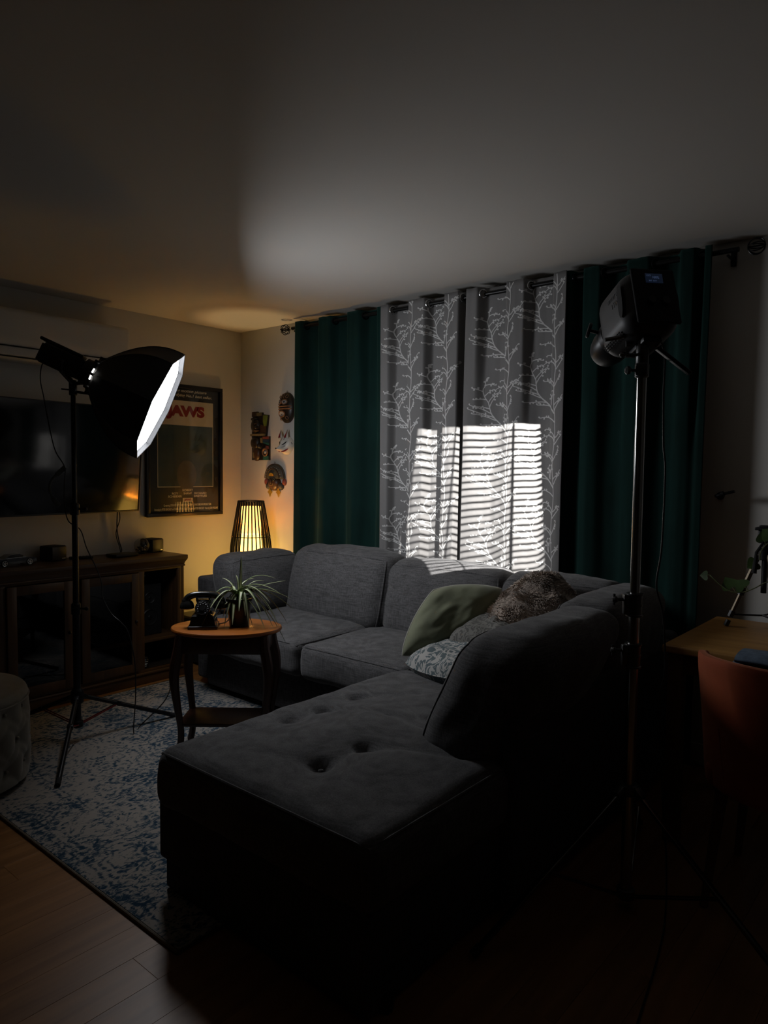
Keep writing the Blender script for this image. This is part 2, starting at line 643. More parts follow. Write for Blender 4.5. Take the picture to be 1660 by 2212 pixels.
# ================================================================= framed film poster
M_FRAME = mat('black_frame', (0.010, 0.010, 0.011), .28, spec=.5)
M_PBLK = mat('poster_black', (0.012, 0.012, 0.013), .5)
M_PCRM = mat('poster_cream', (0.50, 0.46, 0.39), .6)
M_PRED = mat('poster_red', (0.22, 0.012, 0.012), .6)
M_PSEA = mat('poster_sea', (0.020, 0.042, 0.052), .6, var=(5, .1), col2=(0.05, 0.075, 0.08))
M_PGRY = mat('poster_grey', (0.085, 0.085, 0.08), .6, var=(9, .3))
M_PTXT = mat('poster_lettering', (0.62, 0.59, 0.52), .6)
def clear_glass():
    m = bpy.data.materials.new('picture_glass')
    m.use_nodes = True
    nt = m.node_tree
    nt.nodes.remove(nt.nodes['Principled BSDF'])
    out = nt.nodes['Material Output']
    tr = _n(nt, 'ShaderNodeBsdfTransparent')
    tr.inputs['Color'].default_value = (.97, .98, .97, 1)
    gl = _n(nt, 'ShaderNodeBsdfGlossy')
    gl.inputs['Roughness'].default_value = .02
    lw = _n(nt, 'ShaderNodeLayerWeight')      # same on both sides of the thin pane
    lw.inputs['Blend'].default_value = .5
    pw5 = _n(nt, 'ShaderNodeMath', operation='POWER')
    pw5.inputs[1].default_value = 5.0
    nt.links.new(lw.outputs['Facing'], pw5.inputs[0])
    fr = _n(nt, 'ShaderNodeMath', operation='MULTIPLY_ADD')
    fr.inputs[1].default_value = .93
    fr.inputs[2].default_value = .06
    nt.links.new(pw5.outputs[0], fr.inputs[0])
    mx = _n(nt, 'ShaderNodeMixShader')
    nt.links.new(fr.outputs[0], mx.inputs['Fac'])
    nt.links.new(tr.outputs[0], mx.inputs[1])
    nt.links.new(gl.outputs[0], mx.inputs[2])
    nt.links.new(mx.outputs[0], out.inputs['Surface'])
    return m
M_GLASS = clear_glass()
py0, py1, pz0, pz1 = -.835, -.193, 1.044, 1.989
poster = thing('framed_poster', 'black-framed film poster with red title on the wall beside the television', 'poster', (0, (py0 + py1) / 2, pz0))
fr = M()
t, dp = .026, .032
for lo, hi in (((.001, py0, pz0), (dp, py1, pz0 + t)), ((.001, py0, pz1 - t), (dp, py1, pz1)), ((.001, py0, pz0 + t), (dp, py0 + t, pz1 - t)), ((.001, py1 - t, pz0 + t), (dp, py1, pz1 - t))):
    fr.box(lo, hi, .004, 2)
obj('frame', fr, M_FRAME, poster)
obj('backing_sheet', M().box((.002, py0 + t - .002, pz0 + t - .002), (.0115, py1 - t + .002, pz1 - t + .002), .0005), M_PBLK, poster)
# printed areas: u from 0..1 left to right over the sheet, v from 0..1 bottom to top
SW, SH = py1 - py0, pz1 - pz0
def sh(u, v, d=0.0):
    return V((.0118 + d, py0 + u * SW, pz0 + v * SH))
def rect(m, u0, v0, u1, v1, d):
    return m.add([sh(u0, v0, d), sh(u1, v0, d), sh(u1, v1, d), sh(u0, v1, d)], [(0, 1, 2, 3)])
obj('picture_field', rect(M(), .146, .219, .882, .878, .0002), M_PCRM, poster)
obj('sea_field', rect(M(), .154, .226, .874, .690, .0006), M_PSEA, poster)
# plain stand-in for the picture: a soft grey rounded form on the dark field
el = [sh(.52 + .13 * math.cos(a), .31 + .115 * math.sin(a), .0009) for a in [2 * PI * i / 28 for i in range(28)]]
obj('grey_form', M().add(el, [tuple(range(28))]), M_PGRY, poster)
TXF = Matrix(((0, 0, 1, 0), (1, 0, 0, 0), (0, 1, 0, 0), (0, 0, 0, 1)))   # text xy -> wall yz
def ptext(name, body, u0, u1, v0, v1, material, d=.0010, **k):
    """lettering fitted into the box u0..u1, v0..v1 of the sheet"""
    m = text_mesh(body, .05, **k)
    xs, ys = [p.x for p in m.v], [p.y for p in m.v]
    x0, x1, y0, y1 = min(xs), max(xs), min(ys), max(ys)
    sx, sy = (u1 - u0) * SW / (x1 - x0), (v1 - v0) * SH / (y1 - y0)
    m.deform(lambda p: V(((p.x - x0) * sx, (p.y - y0) * sy, p.z)))
    m.xf(Matrix.Translation(sh(u0, v0, d)) @ TXF)
    return obj(name, m, material, poster, smooth=0)
ptext('heading_lettering', 'The terrifying motion picture', .13, .79, .937, .965, M_PTXT, shear=.25, offset=.0008)
ptext('heading_lettering', 'from the terrifying No.1 best seller.', .10, .865, .902, .930, M_PTXT, shear=.25, offset=.0008)
ptext('title_lettering', 'JAWS', .255, .762, .734, .842, M_PRED, offset=.0030, spacing=.93)
ptext('name_lettering', 'ROY\nSCHEIDER', .275, .455, .142, .180, M_PTXT, offset=.0012)
ptext('name_lettering', 'ROBERT\nSHAW', .462, .600, .163, .205, M_PTXT, offset=.0012)
ptext('name_lettering', 'RICHARD\nDREYFUSS', .615, .790, .142, .180, M_PTXT, offset=.0012)
obj('title_plate', rect(M(), .465, .104, .598, .137, .0008), M_PCRM, poster)
ptext('title_lettering', 'JAWS', .485, .578, .111, .131, M_PRED, d=.0014, offset=.002)
ptext('credit_lettering', 'Co-starring LORRAINE GARY · MURRAY HAMILTON · A ZANUCK/BROWN PRODUCTION', .22, .85, .070, .092, M_PTXT, offset=.0008)
ptext('credit_lettering', 'Screenplay by PETER BENCHLEY and CARL GOTTLIEB · Based on the novel by PETER BENCHLEY · Music by JOHN WILLIAMS', .105, .945, .040, .062, M_PTXT, offset=.0008)
obj('glass', M().add([(.0165, py0 + t, pz0 + t), (.0165, py1 - t, pz0 + t), (.0165, py1 - t, pz1 - t), (.0165, py0 + t, pz1 - t)], [(0, 1, 2, 3)]), M_GLASS, poster)
# ================================================================= wall masks (window wall, facing -y)
def wp(x, z, d):
    return V((x, -d, z))

def relief(outline, depth, cx, cz, nr=10, na=40, base=0.002):
    """solid relief: outline(a)->radius pair scale, depth(x,z,r)->d"""
    m = M()
    vs, fs = [], []
    for i in range(nr + 1):
        r = i / nr
        for j in range(na):
            a = 2 * PI * j / na
            ox, oz = outline(a)
            x, z = cx + ox * r, cz + oz * r
            vs.append(wp(x, z, depth(x, z, r)))
    for j in range(na):
        ox, oz = outline(2 * PI * j / na)
        vs.append(wp(cx + ox, cz + oz, base))
    for i in range(nr + 1):
        for j in range(na):
            j2 = (j + 1) % na
            fs.append((i * na + j, i * na + j2, (i + 1) * na + j2, (i + 1) * na + j))
    return m.add(vs, fs)

def plate(pts, d0, d1):
    """flat plate with outline pts (x,z) between depths d0<d1"""
    n = len(pts)
    return M().add([wp(x, z, d0) for x, z in pts] + [wp(x, z, d1) for x, z in pts],
                   [tuple(range(n)), tuple(range(2 * n - 1, n - 1, -1))] + [(i, n + i, n + (i + 1) % n, (i + 1) % n) for i in range(n)])

def ell(cx, cz, a, b, n=24, a0=0, a1=2 * PI):
    return [(cx + a * math.cos(a0 + (a1 - a0) * i / n), cz + b * math.sin(a0 + (a1 - a0) * i / n)) for i in range(n if a1 - a0 > 6.28 else n + 1)]

M_MDK = mat('mask_dark_wood', (0.016, 0.011, 0.008), .4, var=(30, .5))
M_MBR = mat('mask_brown_wood', (0.06, 0.028, 0.014), .4, var=(25, .5))
M_MRIM = mat('mask_copper_paint', (0.19, 0.09, 0.045), .45, var=(40, .3))
M_MPALE = mat('mask_pale_inlay', (0.34, 0.34, 0.35), .6)
M_MGRN = mat('mask_green_paint', (0.10, 0.14, 0.022), .5, var=(20, .4))
M_MTEAL = mat('mask_teal_paint', (0.018, 0.09, 0.075), .5, var=(20, .4))
M_MBLU = mat('mask_blue_paint', (0.012, 0.035, 0.07), .5)
M_MRED = mat('mask_red_paint', (0.22, 0.05, 0.035), .5, var=(20, .3))
M_MGLD = mat('mask_gold', (0.42, 0.26, 0.035), .4, metal=.3, var=(30, .2))
M_MTAN = mat('mask_tan_band', (0.17, 0.13, 0.06), .5, var=(30, .3))
M_MGRY = mat('mask_grey_stone', (0.055, 0.052, 0.04), .6, var=(90, .5))
M_WIRE = mat('hook_wire', (0.03, 0.03, 0.03), .4, metal=.8)

# ---- long oval mask with ringed eyes
om = thing('oval_mask', 'long oval dark wooden mask with ringed eyes and open mouth, highest of the wall masks', 'mask', (.545, -.001, 1.74))
fx = lambda X: .462 + (X - 557) * .00061
fz = lambda Y: 1.945 - (Y - 235) * .00041
cx, cz, ea, eb = .548, 1.836, .079, .111
def odep(x, z, r=None):
    q = ((x - cx) / ea) ** 2 + ((z - cz) / eb) ** 2
    return .008 + .042 * math.sqrt(max(0.0, 1.04 - min(1.0, q)))
obj('face', relief(lambda a: (ea * math.cos(a), eb * math.sin(a)), odep, cx, cz), M_MDK, om)
def surf_ring(dep, cx_, cz_, a, b, r, off=.003, n=24):
    return M().tube([wp(x, z, dep(x, z) + off) for x, z in ell(cx_, cz_, a, b, n)], r, 6, closed=True)
def surf_disc(dep, cx_, cz_, a, b, off=.002, n=20):
    return M().add([wp(x, z, dep(x, z) + off) for x, z in ell(cx_, cz_, a, b, n)], [tuple(range(n - 1, -1, -1))])
for ex in (fx(615), fx(715)):
    obj('eye', surf_disc(odep, ex, fz(405), .021, .013, .0035), M_MPALE, om)
    obj('eye_ring', surf_ring(odep, ex, fz(405), .025, .017, .0045), M_MRIM, om)
    obj('pupil', surf_disc(odep, ex, fz(405), .008, .006, .0055), M_MDK, om)
obj('mouth', surf_disc(odep, fx(660), fz(612), .033, .015, .0035), M_MPALE, om)
obj('mouth_ring', surf_ring(odep, fx(660), fz(612), .037, .021, .005), M_MRIM, om)
for zz in (482, 525):
    obj('cheek_bar', M().tube([wp(x, fz(zz), odep(x, fz(zz)) + .003) for x in [cx - ea * .86 + ea * 1.72 * i / 14 for i in range(15)]], .005, 6), M_MRIM, om)
for X, Y in ((742, 310), (742, 685), (600, 310), (612, 690)):
    obj('rosette', surf_ring(odep, fx(X), fz(Y), .011, .011, .0025), M_MRIM, om)
for X in (655, 690, 625):
    obj('forehead_groove', M().tube([wp(fx(X), z, odep(fx(X), z) + .001) for z in (fz(250), fz(290), fz(340))], .0025, 5), M_MRIM, om)
obj('hook', M().torus(.006, .0012, 12, 5, frame((cx, -.012, 1.952), (0, 1, 0))), M_WIRE, om)

# ---- carved totem panel
tx = lambda X: .150 + (X - 85) * .00065
tz = lambda Y: 1.823 - (Y - 570) * .00043
tp = thing('carved_panel', 'tall painted carved wooden relief panel near the room corner', 'wall carving', (.25, -.001, tz(1420)))
def tpl(name, pts, d0, d1, mt):
    return obj(name, plate([(tx(X), tz(Y)) for X, Y in pts], d0, d1), mt, tp)
tpl('board', [(90, 1420), (400, 1420), (400, 1010), (345, 1005), (385, 640), (280, 620), (280, 590), (195, 585), (190, 570), (110, 570), (105, 690), (88, 700)], .002, .014, M_MDK)
tpl('headdress_block', [(110, 660), (185, 655), (185, 575), (112, 575)], .014, .026, M_MBR)
tpl('headdress_block', [(188, 650), (272, 645), (272, 595), (190, 590)], .014, .024, M_MTAN)
tpl('leaf', [(300, 640), (375, 650), (350, 830), (315, 830), (300, 760)], .014, .021, M_MGRN)
tpl('side_panel', [(250, 800), (345, 835), (345, 950), (240, 950)], .014, .019, M_MBR)
# upper face: rounded relief
def face_relief(name, X, Y, rx, rz, dm, mt):
    c0, c1 = tx(X), tz(Y)
    return obj(name, relief(lambda a: (rx * math.cos(a), rz * math.sin(a)), lambda x, z, r: .014 + dm * math.sqrt(max(0, 1 - r * r)), c0, c1, 7, 24), mt, tp)
face_relief('upper_face', 165, 820, .05, .058, .03, M_MDK)
face_relief('upper_eye', 200, 790, .016, .008, .04, M_MBR)
face_relief('upper_nose', 215, 850, .012, .02, .043, M_MDK)
face_relief('upper_lip', 205, 905, .02, .008, .04, M_MBR)
face_relief('upper_brow', 150, 700, .04, .014, .03, M_MDK)
tpl('waist_band', [(88, 1000), (330, 1000), (338, 962), (88, 962)], .014, .03, M_MTAN)
tpl('red_block', [(300, 1055), (398, 1060), (398, 1015), (300, 1015)], .014, .024, M_MRED)
tpl('blue_block', [(300, 1110), (398, 1115), (398, 1066), (300, 1062)], .014, .022, M_MBLU)
tpl('teal_block', [(305, 1125), (398, 1165), (398, 1122), (305, 1112)], .014, .022, M_MTEAL)
tpl('tan_block', [(262, 1120), (296, 1120), (296, 1035), (262, 1035)], .014, .026, M_MTAN)
tpl('lower_block', [(340, 1230), (398, 1230), (390, 1180), (350, 1172)], .014, .022, M_MRED)
tpl('foot_block', [(300, 1418), (395, 1418), (390, 1350), (310, 1345)], .014, .022, M_MTEAL)
face_relief('lower_face', 160, 1120, .05, .05, .03, M_MDK)
face_relief('lower_nose', 240, 1180, .02, .02, .03, M_MDK)
face_relief('lower_body', 170, 1310, .045, .055, .022, M_MBR)
tpl('tooth', [(150, 1380), (172, 1380), (168, 1290), (152, 1290)], .03, .04, M_MTAN)
obj('ear_ring', M().torus(.026, .007, 24, 8, frame(wp(tx(343), tz(1285), .024), (0, -1, 0))), M_MRIM, tp)
obj('ear_plug', M().sphere(wp(tx(343), tz(1285), .022), .014, 14, 8, (1, .5, 1)), M_MPALE, tp)

# ---- white fox mask
gx = lambda X, d=.05: .43 + (X - 516) * .000614 + .84 * (d - .03)
gz = lambda Y: 1.683 - (Y - 876) * .000415
M_FOXW = mat('fox_white', (0.62, 0.59, 0.53), .35)
M_FOXR = mat('fox_red', (0.20, 0.012, 0.02), .45)
M_FOXK = mat('fox_black', (0.012, 0.012, 0.013), .45)
fm = thing('fox_mask', 'white fox mask with red mouth and ears hanging between the dark masks', 'mask', (.54, -.001, 1.5))
fcx, fcz = .545, 1.568
def fout(a):
    c, s = math.cos(a), math.sin(a)
    rz = .062 if s > 0 else .072
    rx = .066 * (1 - .25 * max(0, -s) ** 2)
    return rx * c, rz * s
def fdep(x, z, r=None):
    u, v = (x - fcx) / .066, (z - fcz) / .068
    q = min(1.0, u * u + v * v)
    d = .010 + .048 * math.sqrt(max(0, 1.02 - q))
    # snout
    d += .058 * math.exp(-((x - (fcx - .004)) / .023) ** 2 - ((z - (fcz - .034)) / .022) ** 2)
    d += .014 * math.exp(-((x - fcx) / .013) ** 2 - ((z - (fcz + .005)) / .03) ** 2)
    return d
obj('face', relief(fout, fdep, fcx, fcz, 18, 48), M_FOXW, fm)
for sgn, X in ((-1, .508), (1, .568)):
    tipx, tipz = X + sgn * .006, 1.682
    e = M()
    n = 10
    vs = [wp(tipx, tipz, .028)]
    for i in range(n):
        a = 2 * PI * i / n
        vs.append(wp(X + .020 * math.cos(a), 1.612 + .012 * math.sin(a) * .6, .036 + .016 * math.sin(a)))
    e.add(vs, [(0, 1 + i, 1 + (i + 1) % n) for i in range(n)])
    ear = obj('ear', e, M_FOXW, fm)
    obj('ear_lining', M().add([wp(tipx, tipz - .012, .034), wp(X - .011, 1.618, .0545), wp(X + .011, 1.618, .0545)], [(0, 1, 2)]).add([wp(tipx, tipz - .012, .033), wp(X + .011, 1.618, .0535), wp(X - .011, 1.618, .0535)], [(0, 1, 2)]), M_FOXR, ear)
def fox_stroke(pts, r, mt, name):
    pp = bez([(x, 0, z) for x, z in pts], 6)
    return obj(name, M().tube([wp(p.x, p.z, fdep(p.x, p.z) + .0005) for p in pp], [r * (.35 + .65 * math.sin(PI * i / (len(pp) - 1))) for i in range(len(pp))], 6), mt, fm)
for s in (-1, 1):
    fox_stroke([(fcx + s * .010, fcz - .004), (fcx + s * .024, fcz + .008), (fcx + s * .038, fcz + .022)], .0048, M_FOXK, 'eye')
    for k in (0, 1):
        fox_stroke([(fcx + s * .008, fcz + .03 + .01 * k), (fcx + s * .018, fcz + .042 + .01 * k)], .0016, M_FOXK, 'brow_mark')
        fox_stroke([(fcx + s * .014, fcz - .024 + .007 * k), (fcx + s * .034, fcz - .010 + .009 * k)], .0013, M_FOXK, 'whisker')
    fox_stroke([(fcx + s * .003, fcz - .052), (fcx + s * .022, fcz - .046), (fcx + s * .045, fcz - .030)], .0062, M_FOXR, 'mouth')
obj('nose', M().sphere(wp(fcx - .004, fcz - .030, fdep(fcx - .004, fcz - .03) + .001), .006, 10, 6), M_FOXK, fm)
obj('side_tie', M().sphere(wp(fcx + .058, fcz + .012, .022), .006, 8, 6).sphere(wp(fcx + .062, fcz + .005, .018), .005, 8, 6), M_FOXK, fm)

# ---- mask with arched headdress and gold pendants
hx_ = lambda X: .283 + (X - 270) * .000632
hz_ = lambda Y: 1.432 - (Y - 1482) * .00042
hm = thing('headdress_mask', 'carved mask with arched grey headdress and gold ear pendants above the lamp', 'mask', (.41, -.001, 1.19))
hc, hb = hx_(478), hz_(1745)
def arch(a, b, n=24):
    return [(hc + a * math.cos(PI * i / n), hb + b * math.sin(PI * i / n)) for i in range(n + 1)]
def hout(a):
    s = math.sin(a)
    return .108 * math.cos(a), (.109 * s if s > 0 else .004 * s)
obj('headdress', relief(hout, lambda x, z, r: .012 + .026 * math.sqrt(max(0, 1 - r ** 2)), hc, hb, 8, 48), M_MGRY, hm)
hd = lambda x, z: .012 + .026 * math.sqrt(max(0, 1 - min(1, ((x - hc) / .108) ** 2 + ((z - hb) / .109) ** 2)))
for k, rr in ((0, .07), (1, .105)):
    obj('headdress_rim', M().tube([wp(x, z, hd(x, z) + .002) for x, z in arch(rr, rr * 1.01, 28)], .0028, 5), M_MBR, hm)
for i in range(13):
    a = PI * (i + .5) / 13
    x, z = hc + .082 * math.cos(a), hb + .083 * math.sin(a)
    obj('bead', M().sphere(wp(x, z, hd(x, z) + .001), .0028, 6, 4), M_MPALE, hm)
obj('gold_crest', plate([(hx_(420) + .026 * math.cos(PI * i / 14) + .028, hz_(1705) + .024 * math.sin(PI * i / 14)) for i in range(15)], .03, .042), M_MGLD, hm)
obj('face', relief(lambda a: (.060 * math.cos(a), .052 * math.sin(a) * (1.1 if math.sin(a) < 0 else .9)), lambda x, z, r: .012 + .038 * math.sqrt(max(0, 1 - r * r)), hc, hz_(1830), 9, 32), M_MBR, hm)
hf = lambda x, z: .012 + .038 * math.sqrt(max(0, 1 - min(1, ((x - hc) / .06) ** 2 + ((z - hz_(1830)) / .055) ** 2)))
for s in (-1, 1):
    obj('eye_white', surf_disc(hf, hc + s * .022, hz_(1765), .013, .010, .003), M_MTAN, hm)
    obj('eye_ring', surf_ring(hf, hc + s * .022, hz_(1765), .013, .010, .0022), M_MDK, hm)
    obj('pupil', surf_disc(hf, hc + s * .022, hz_(1765), .005, .006, .005), M_MDK, hm)
    obj('side_feather', relief(lambda a: (.021 * math.cos(a), .026 * math.sin(a)), lambda x, z, r: .006 + .012 * math.sqrt(max(0, 1 - r * r)), hc + s * .100, hz_(1810), 5, 20), M_MRED, hm)
    obj('ear_plug', relief(lambda a: (.026 * math.cos(a), .026 * math.sin(a)), lambda x, z, r: .010 + .022 * math.sqrt(max(0, 1 - r * r)), hc + s * .068, hz_(1885), 6, 20), M_MGRY, hm)
    X = hc + s * .047 - .002
    obj('pendant', plate([(X - .006, hz_(1925)), (X + .006, hz_(1925)), (X + .010, hz_(1955)), (X + .026, hz_(1990)), (X + .008, hz_(2030)), (X, hz_(2075)), (X - .008, hz_(2030)), (X - .026, hz_(1990)), (X - .010, hz_(1955))], .014, .019), M_MGLD, hm)
obj('nose', M().sphere(wp(hc, hz_(1800), .05), .011, 10, 8, (.8, .8, 1.6)), M_MBR, hm)
obj('mouth', plate([(hc - .020, hz_(1835)), (hc + .020, hz_(1835)), (hc + .017, hz_(1875)), (hc - .017, hz_(1875))], .035, .049), M_MTAN, hm)
obj('mouth_slot', plate([(hc - .012, hz_(1850)), (hc + .012, hz_(1850)), (hc + .012, hz_(1862)), (hc - .012, hz_(1862))], .045, .0505), M_MDK, hm)
obj('hook', M().torus(.006, .0012, 12, 5, frame((hc, -.012, hb + .116), (0, 1, 0))), M_WIRE, hm)
# ================================================================= curtains
M_ROD = mat('rod_black_iron', (0.010, 0.010, 0.010), .35, metal=.6)
rod = thing('curtain_rod', 'black iron curtain rod with round cage finials above the window curtains', 'curtain rod', (2.1, -.1, 2.372))
RODY, RODZ = -.105, 2.372
obj('rod', M().tube([(.70, RODY, RODZ), (3.58, RODY, RODZ)], .0115, 12), M_ROD, rod)
def cage(x, s, name):
    m = M()
    m.lathe([(.0115, 0), (.017, .006), (.017, .016), (.010, .024), (.015, .03), (.015, .038), (.006, .044)], 14, frame((x, RODY, RODZ), (s, 0, 0)))
    o = obj(name, m, M_ROD, rod)
    for k in range(4):
        a = PI * k / 4
        pts = []
        for i in range(20):
            t = 2 * PI * i / 20
            rx, rr = .034 * math.cos(t), .036 * math.sin(t)
            pts.append((x + s * (.075 + rx), RODY + rr * math.cos(a), RODZ + rr * math.sin(a)))
        obj('cage_wire', M().tube(pts, .0028, 6, closed=True), M_ROD, o)
    obj('finial_core', M().tube([(x + s * .04, RODY, RODZ), (x + s * .112, RODY, RODZ)], .004, 6), M_ROD, o)
cage(.705, -1, 'finial')
cage(3.575, 1, 'finial')
for bx in (.725, 2.17, 3.535):
    obj('bracket', M().box((bx - .012, -.012, RODZ - .045), (bx + .012, -.001, RODZ + .03), .002).tube([(bx, -.01, RODZ - .02), (bx, RODY, RODZ - .02)], .006, 8).torus(.016, .004, 14, 6, frame((bx, RODY, RODZ - .002), (1, 0, 0))), M_ROD, rod)

def wave_fn(knots):
    """knots: [(x, +1 front / -1 behind)]"""
    def f(x):
        if x <= knots[0][0]:
            return knots[0][1]
        for (a, va), (b, vb) in zip(knots, knots[1:]):
            if x <= b:
                t = (x - a) / (b - a)
                t = t * t * (3 - 2 * t)
                return va + (vb - va) * t
        return knots[-1][1]
    return f

def curtain_fn(x0, x1, knots, y0, amp, drift, zt, zb, seed, soft=.5):
    wv = wave_fn(knots)
    kc = [knots[0]]
    for a, b in zip(knots, knots[1:]):
        if a[1] == b[1] and a is not knots[0] and b is not knots[-1]:
            kc.append(((a[0] + b[0]) / 2, a[1]))
    kc.append(knots[-1])
    wl = wave_fn(kc)
    def S(s, t):
        """s across 0..1, t down 0..1"""
        z = zt + (zb - zt) * t
        xs = x0 + (x1 - x0) * s
        sway = .010 * noise.noise(V((xs * 4, t * 2.0, seed))) * t
        A = amp[0] + (amp[1] - amp[0]) * smoothstep(0, .85, t)
        xq = xs + .008 * noise.noise(V((xs * 6, t * 2, seed + 5))) * t
        mixd = soft * smoothstep(.04, .45, t)
        d = A * (wv(xq) * (1 - mixd) + wl(xq) * mixd)
        d += (.006 + .010 * t) * noise.noise(V((xs * 7, t * 1.6, seed + 9)))
        d += .0025 * noise.noise(V((xs * 30, t * 6, seed + 3)))
        x = xs + drift(xs) * t + sway
        if t < .012:      # stitched heading stands a little above the rod
            z += .004 * noise.noise(V((xs * 20, 0, seed)))
        return V((x, y0 - d, z))
    return S

def grommets(S, xs, x0, x1, zt, zb, parent, material):
    t = (zt - RODZ) / (zt - zb)
    for gx_ in xs:
        s = (gx_ - x0) / (x1 - x0)
        p = S(s, t)
        du = S(min(1, s + .004), t) - S(max(0, s - .004), t)
        n = du.cross(V((0, 0, -1)))
        if n.y > 0:
            n = -n
        c = V((p.x, p.y, RODZ))
        obj('grommet', M().torus(.0215, .0045, 22, 8, frame(c + n.normalized() * .002, n)), material, parent)

def two_sided(S, nu, nv, th=.0016):
    m = M()
    m.grid(nu, nv, lambda u, v: S(u, v))
    return m

M_GREEN = mat('green_velvet', (0.0034, 0.0165, 0.0140), .85, spec=.12, sheen=.12, sheen_tint=(.35, .9, .78), var=(9, .25), bump=(420, .25, .002), stretch=(1, 1, .35))
M_GREY = mat('grey_curtain_cloth', (0.165, 0.16, 0.158), .85, var=(700, .10), bump=(600, .15, .001), spec=.2)
M_PRINT = mat('pale_curtain_print', (0.50, 0.495, 0.485), .8, spec=.2)
M_RINGD = mat('dark_ring', (0.02, 0.02, 0.022), .3, metal=.9)
M_RINGS = mat('silver_ring', (0.5, 0.5, 0.5), .25, metal=1.0)

ZT, ZB = 2.405, .03
def curtain(name, label, x0, x1, knots, y0, amp, drift, material, ring_mat, ring_x, seed, nu, group=None, soft=.8):
    S = curtain_fn(x0, x1, knots, y0, amp, drift, ZT, ZB, seed, soft)
    th = thing(name, label, 'curtain', ((x0 + x1) / 2, y0, ZB), group)
    o = obj('cloth', two_sided(S, nu, 72), material, th, smooth=80)
    sol = o.modifiers.new('thickness', 'SOLIDIFY')
    sol.thickness = .002
    sol.offset = 0
    grommets(S, ring_x, x0, x1, ZT, ZB, th, ring_mat)
    return th, S

F, B = 1.0, -1.0
kn = [(.762, F), (.815, F), (.855, B), (.955, B), (.995, F), (1.09, F), (1.135, B), (1.215, B), (1.255, F), (1.35, F), (1.40, B), (1.475, B), (1.51, F), (1.55, F)]
curtain('green_curtain', 'dark green velvet curtain left of the branch-print curtains', .762, 1.55, kn, -.105, (.028, .020), lambda x: -.035 * smoothstep(1.2, .7, x) + .015 * smoothstep(1.3, 1.55, x), M_GREEN, M_RINGD, (.84, 1.115, 1.38), 1, 120)
kn = [(2.775, F), (2.805, F), (2.825, B), (2.85, B), (2.875, F), (2.95, F), (2.995, B), (3.06, B), (3.10, F), (3.19, F), (3.24, B), (3.31, B), (3.35, F), (3.40, F), (3.43, B), (3.45, F), (3.478, F)]
curtain('green_curtain', 'dark green velvet curtain right of the branch-print curtains, behind the chrome light stand', 2.775, 3.478, kn, -.105, (.030, .024), lambda x: -.02 * smoothstep(2.95, 3.5, x), M_GREEN, M_RINGD, (2.815, 2.97, 3.215, 3.42), 2, 120)

knA = [(1.545, F), (1.60, F), (1.64, B), (1.735, B), (1.768, F), (1.875, F), (1.915, B), (2.005, B), (2.03, F), (2.12, F), (2.15, B), (2.235, B)]
pA, SA = curtain('branch_curtain', 'grey curtain printed with pale branches, left panel beside the green velvet', 1.545, 2.235, knA, -.112, (.030, .026), lambda x: -.03 * smoothstep(1.6, 2.2, x) + .012 * smoothstep(1.65, 1.54, x), M_GREY, M_RINGS, (1.62, 1.895, 2.135), 3, 150, 'branch print curtains', .25)
knB = [(2.185, F), (2.25, F), (2.30, B), (2.41, B), (2.445, F), (2.54, F), (2.58, B), (2.695, B), (2.72, F), (2.79, F)]
pB, SB = curtain('branch_curtain', 'grey curtain printed with pale branches, right panel overlapping its neighbour', 2.185, 2.79, knB, -.122, (.030, .014), lambda x: -.025 * smoothstep(2.5, 2.2, x) - .012, M_GREY, M_RINGS, (2.275, 2.565), 4, 140, 'branch print curtains', 1.0)

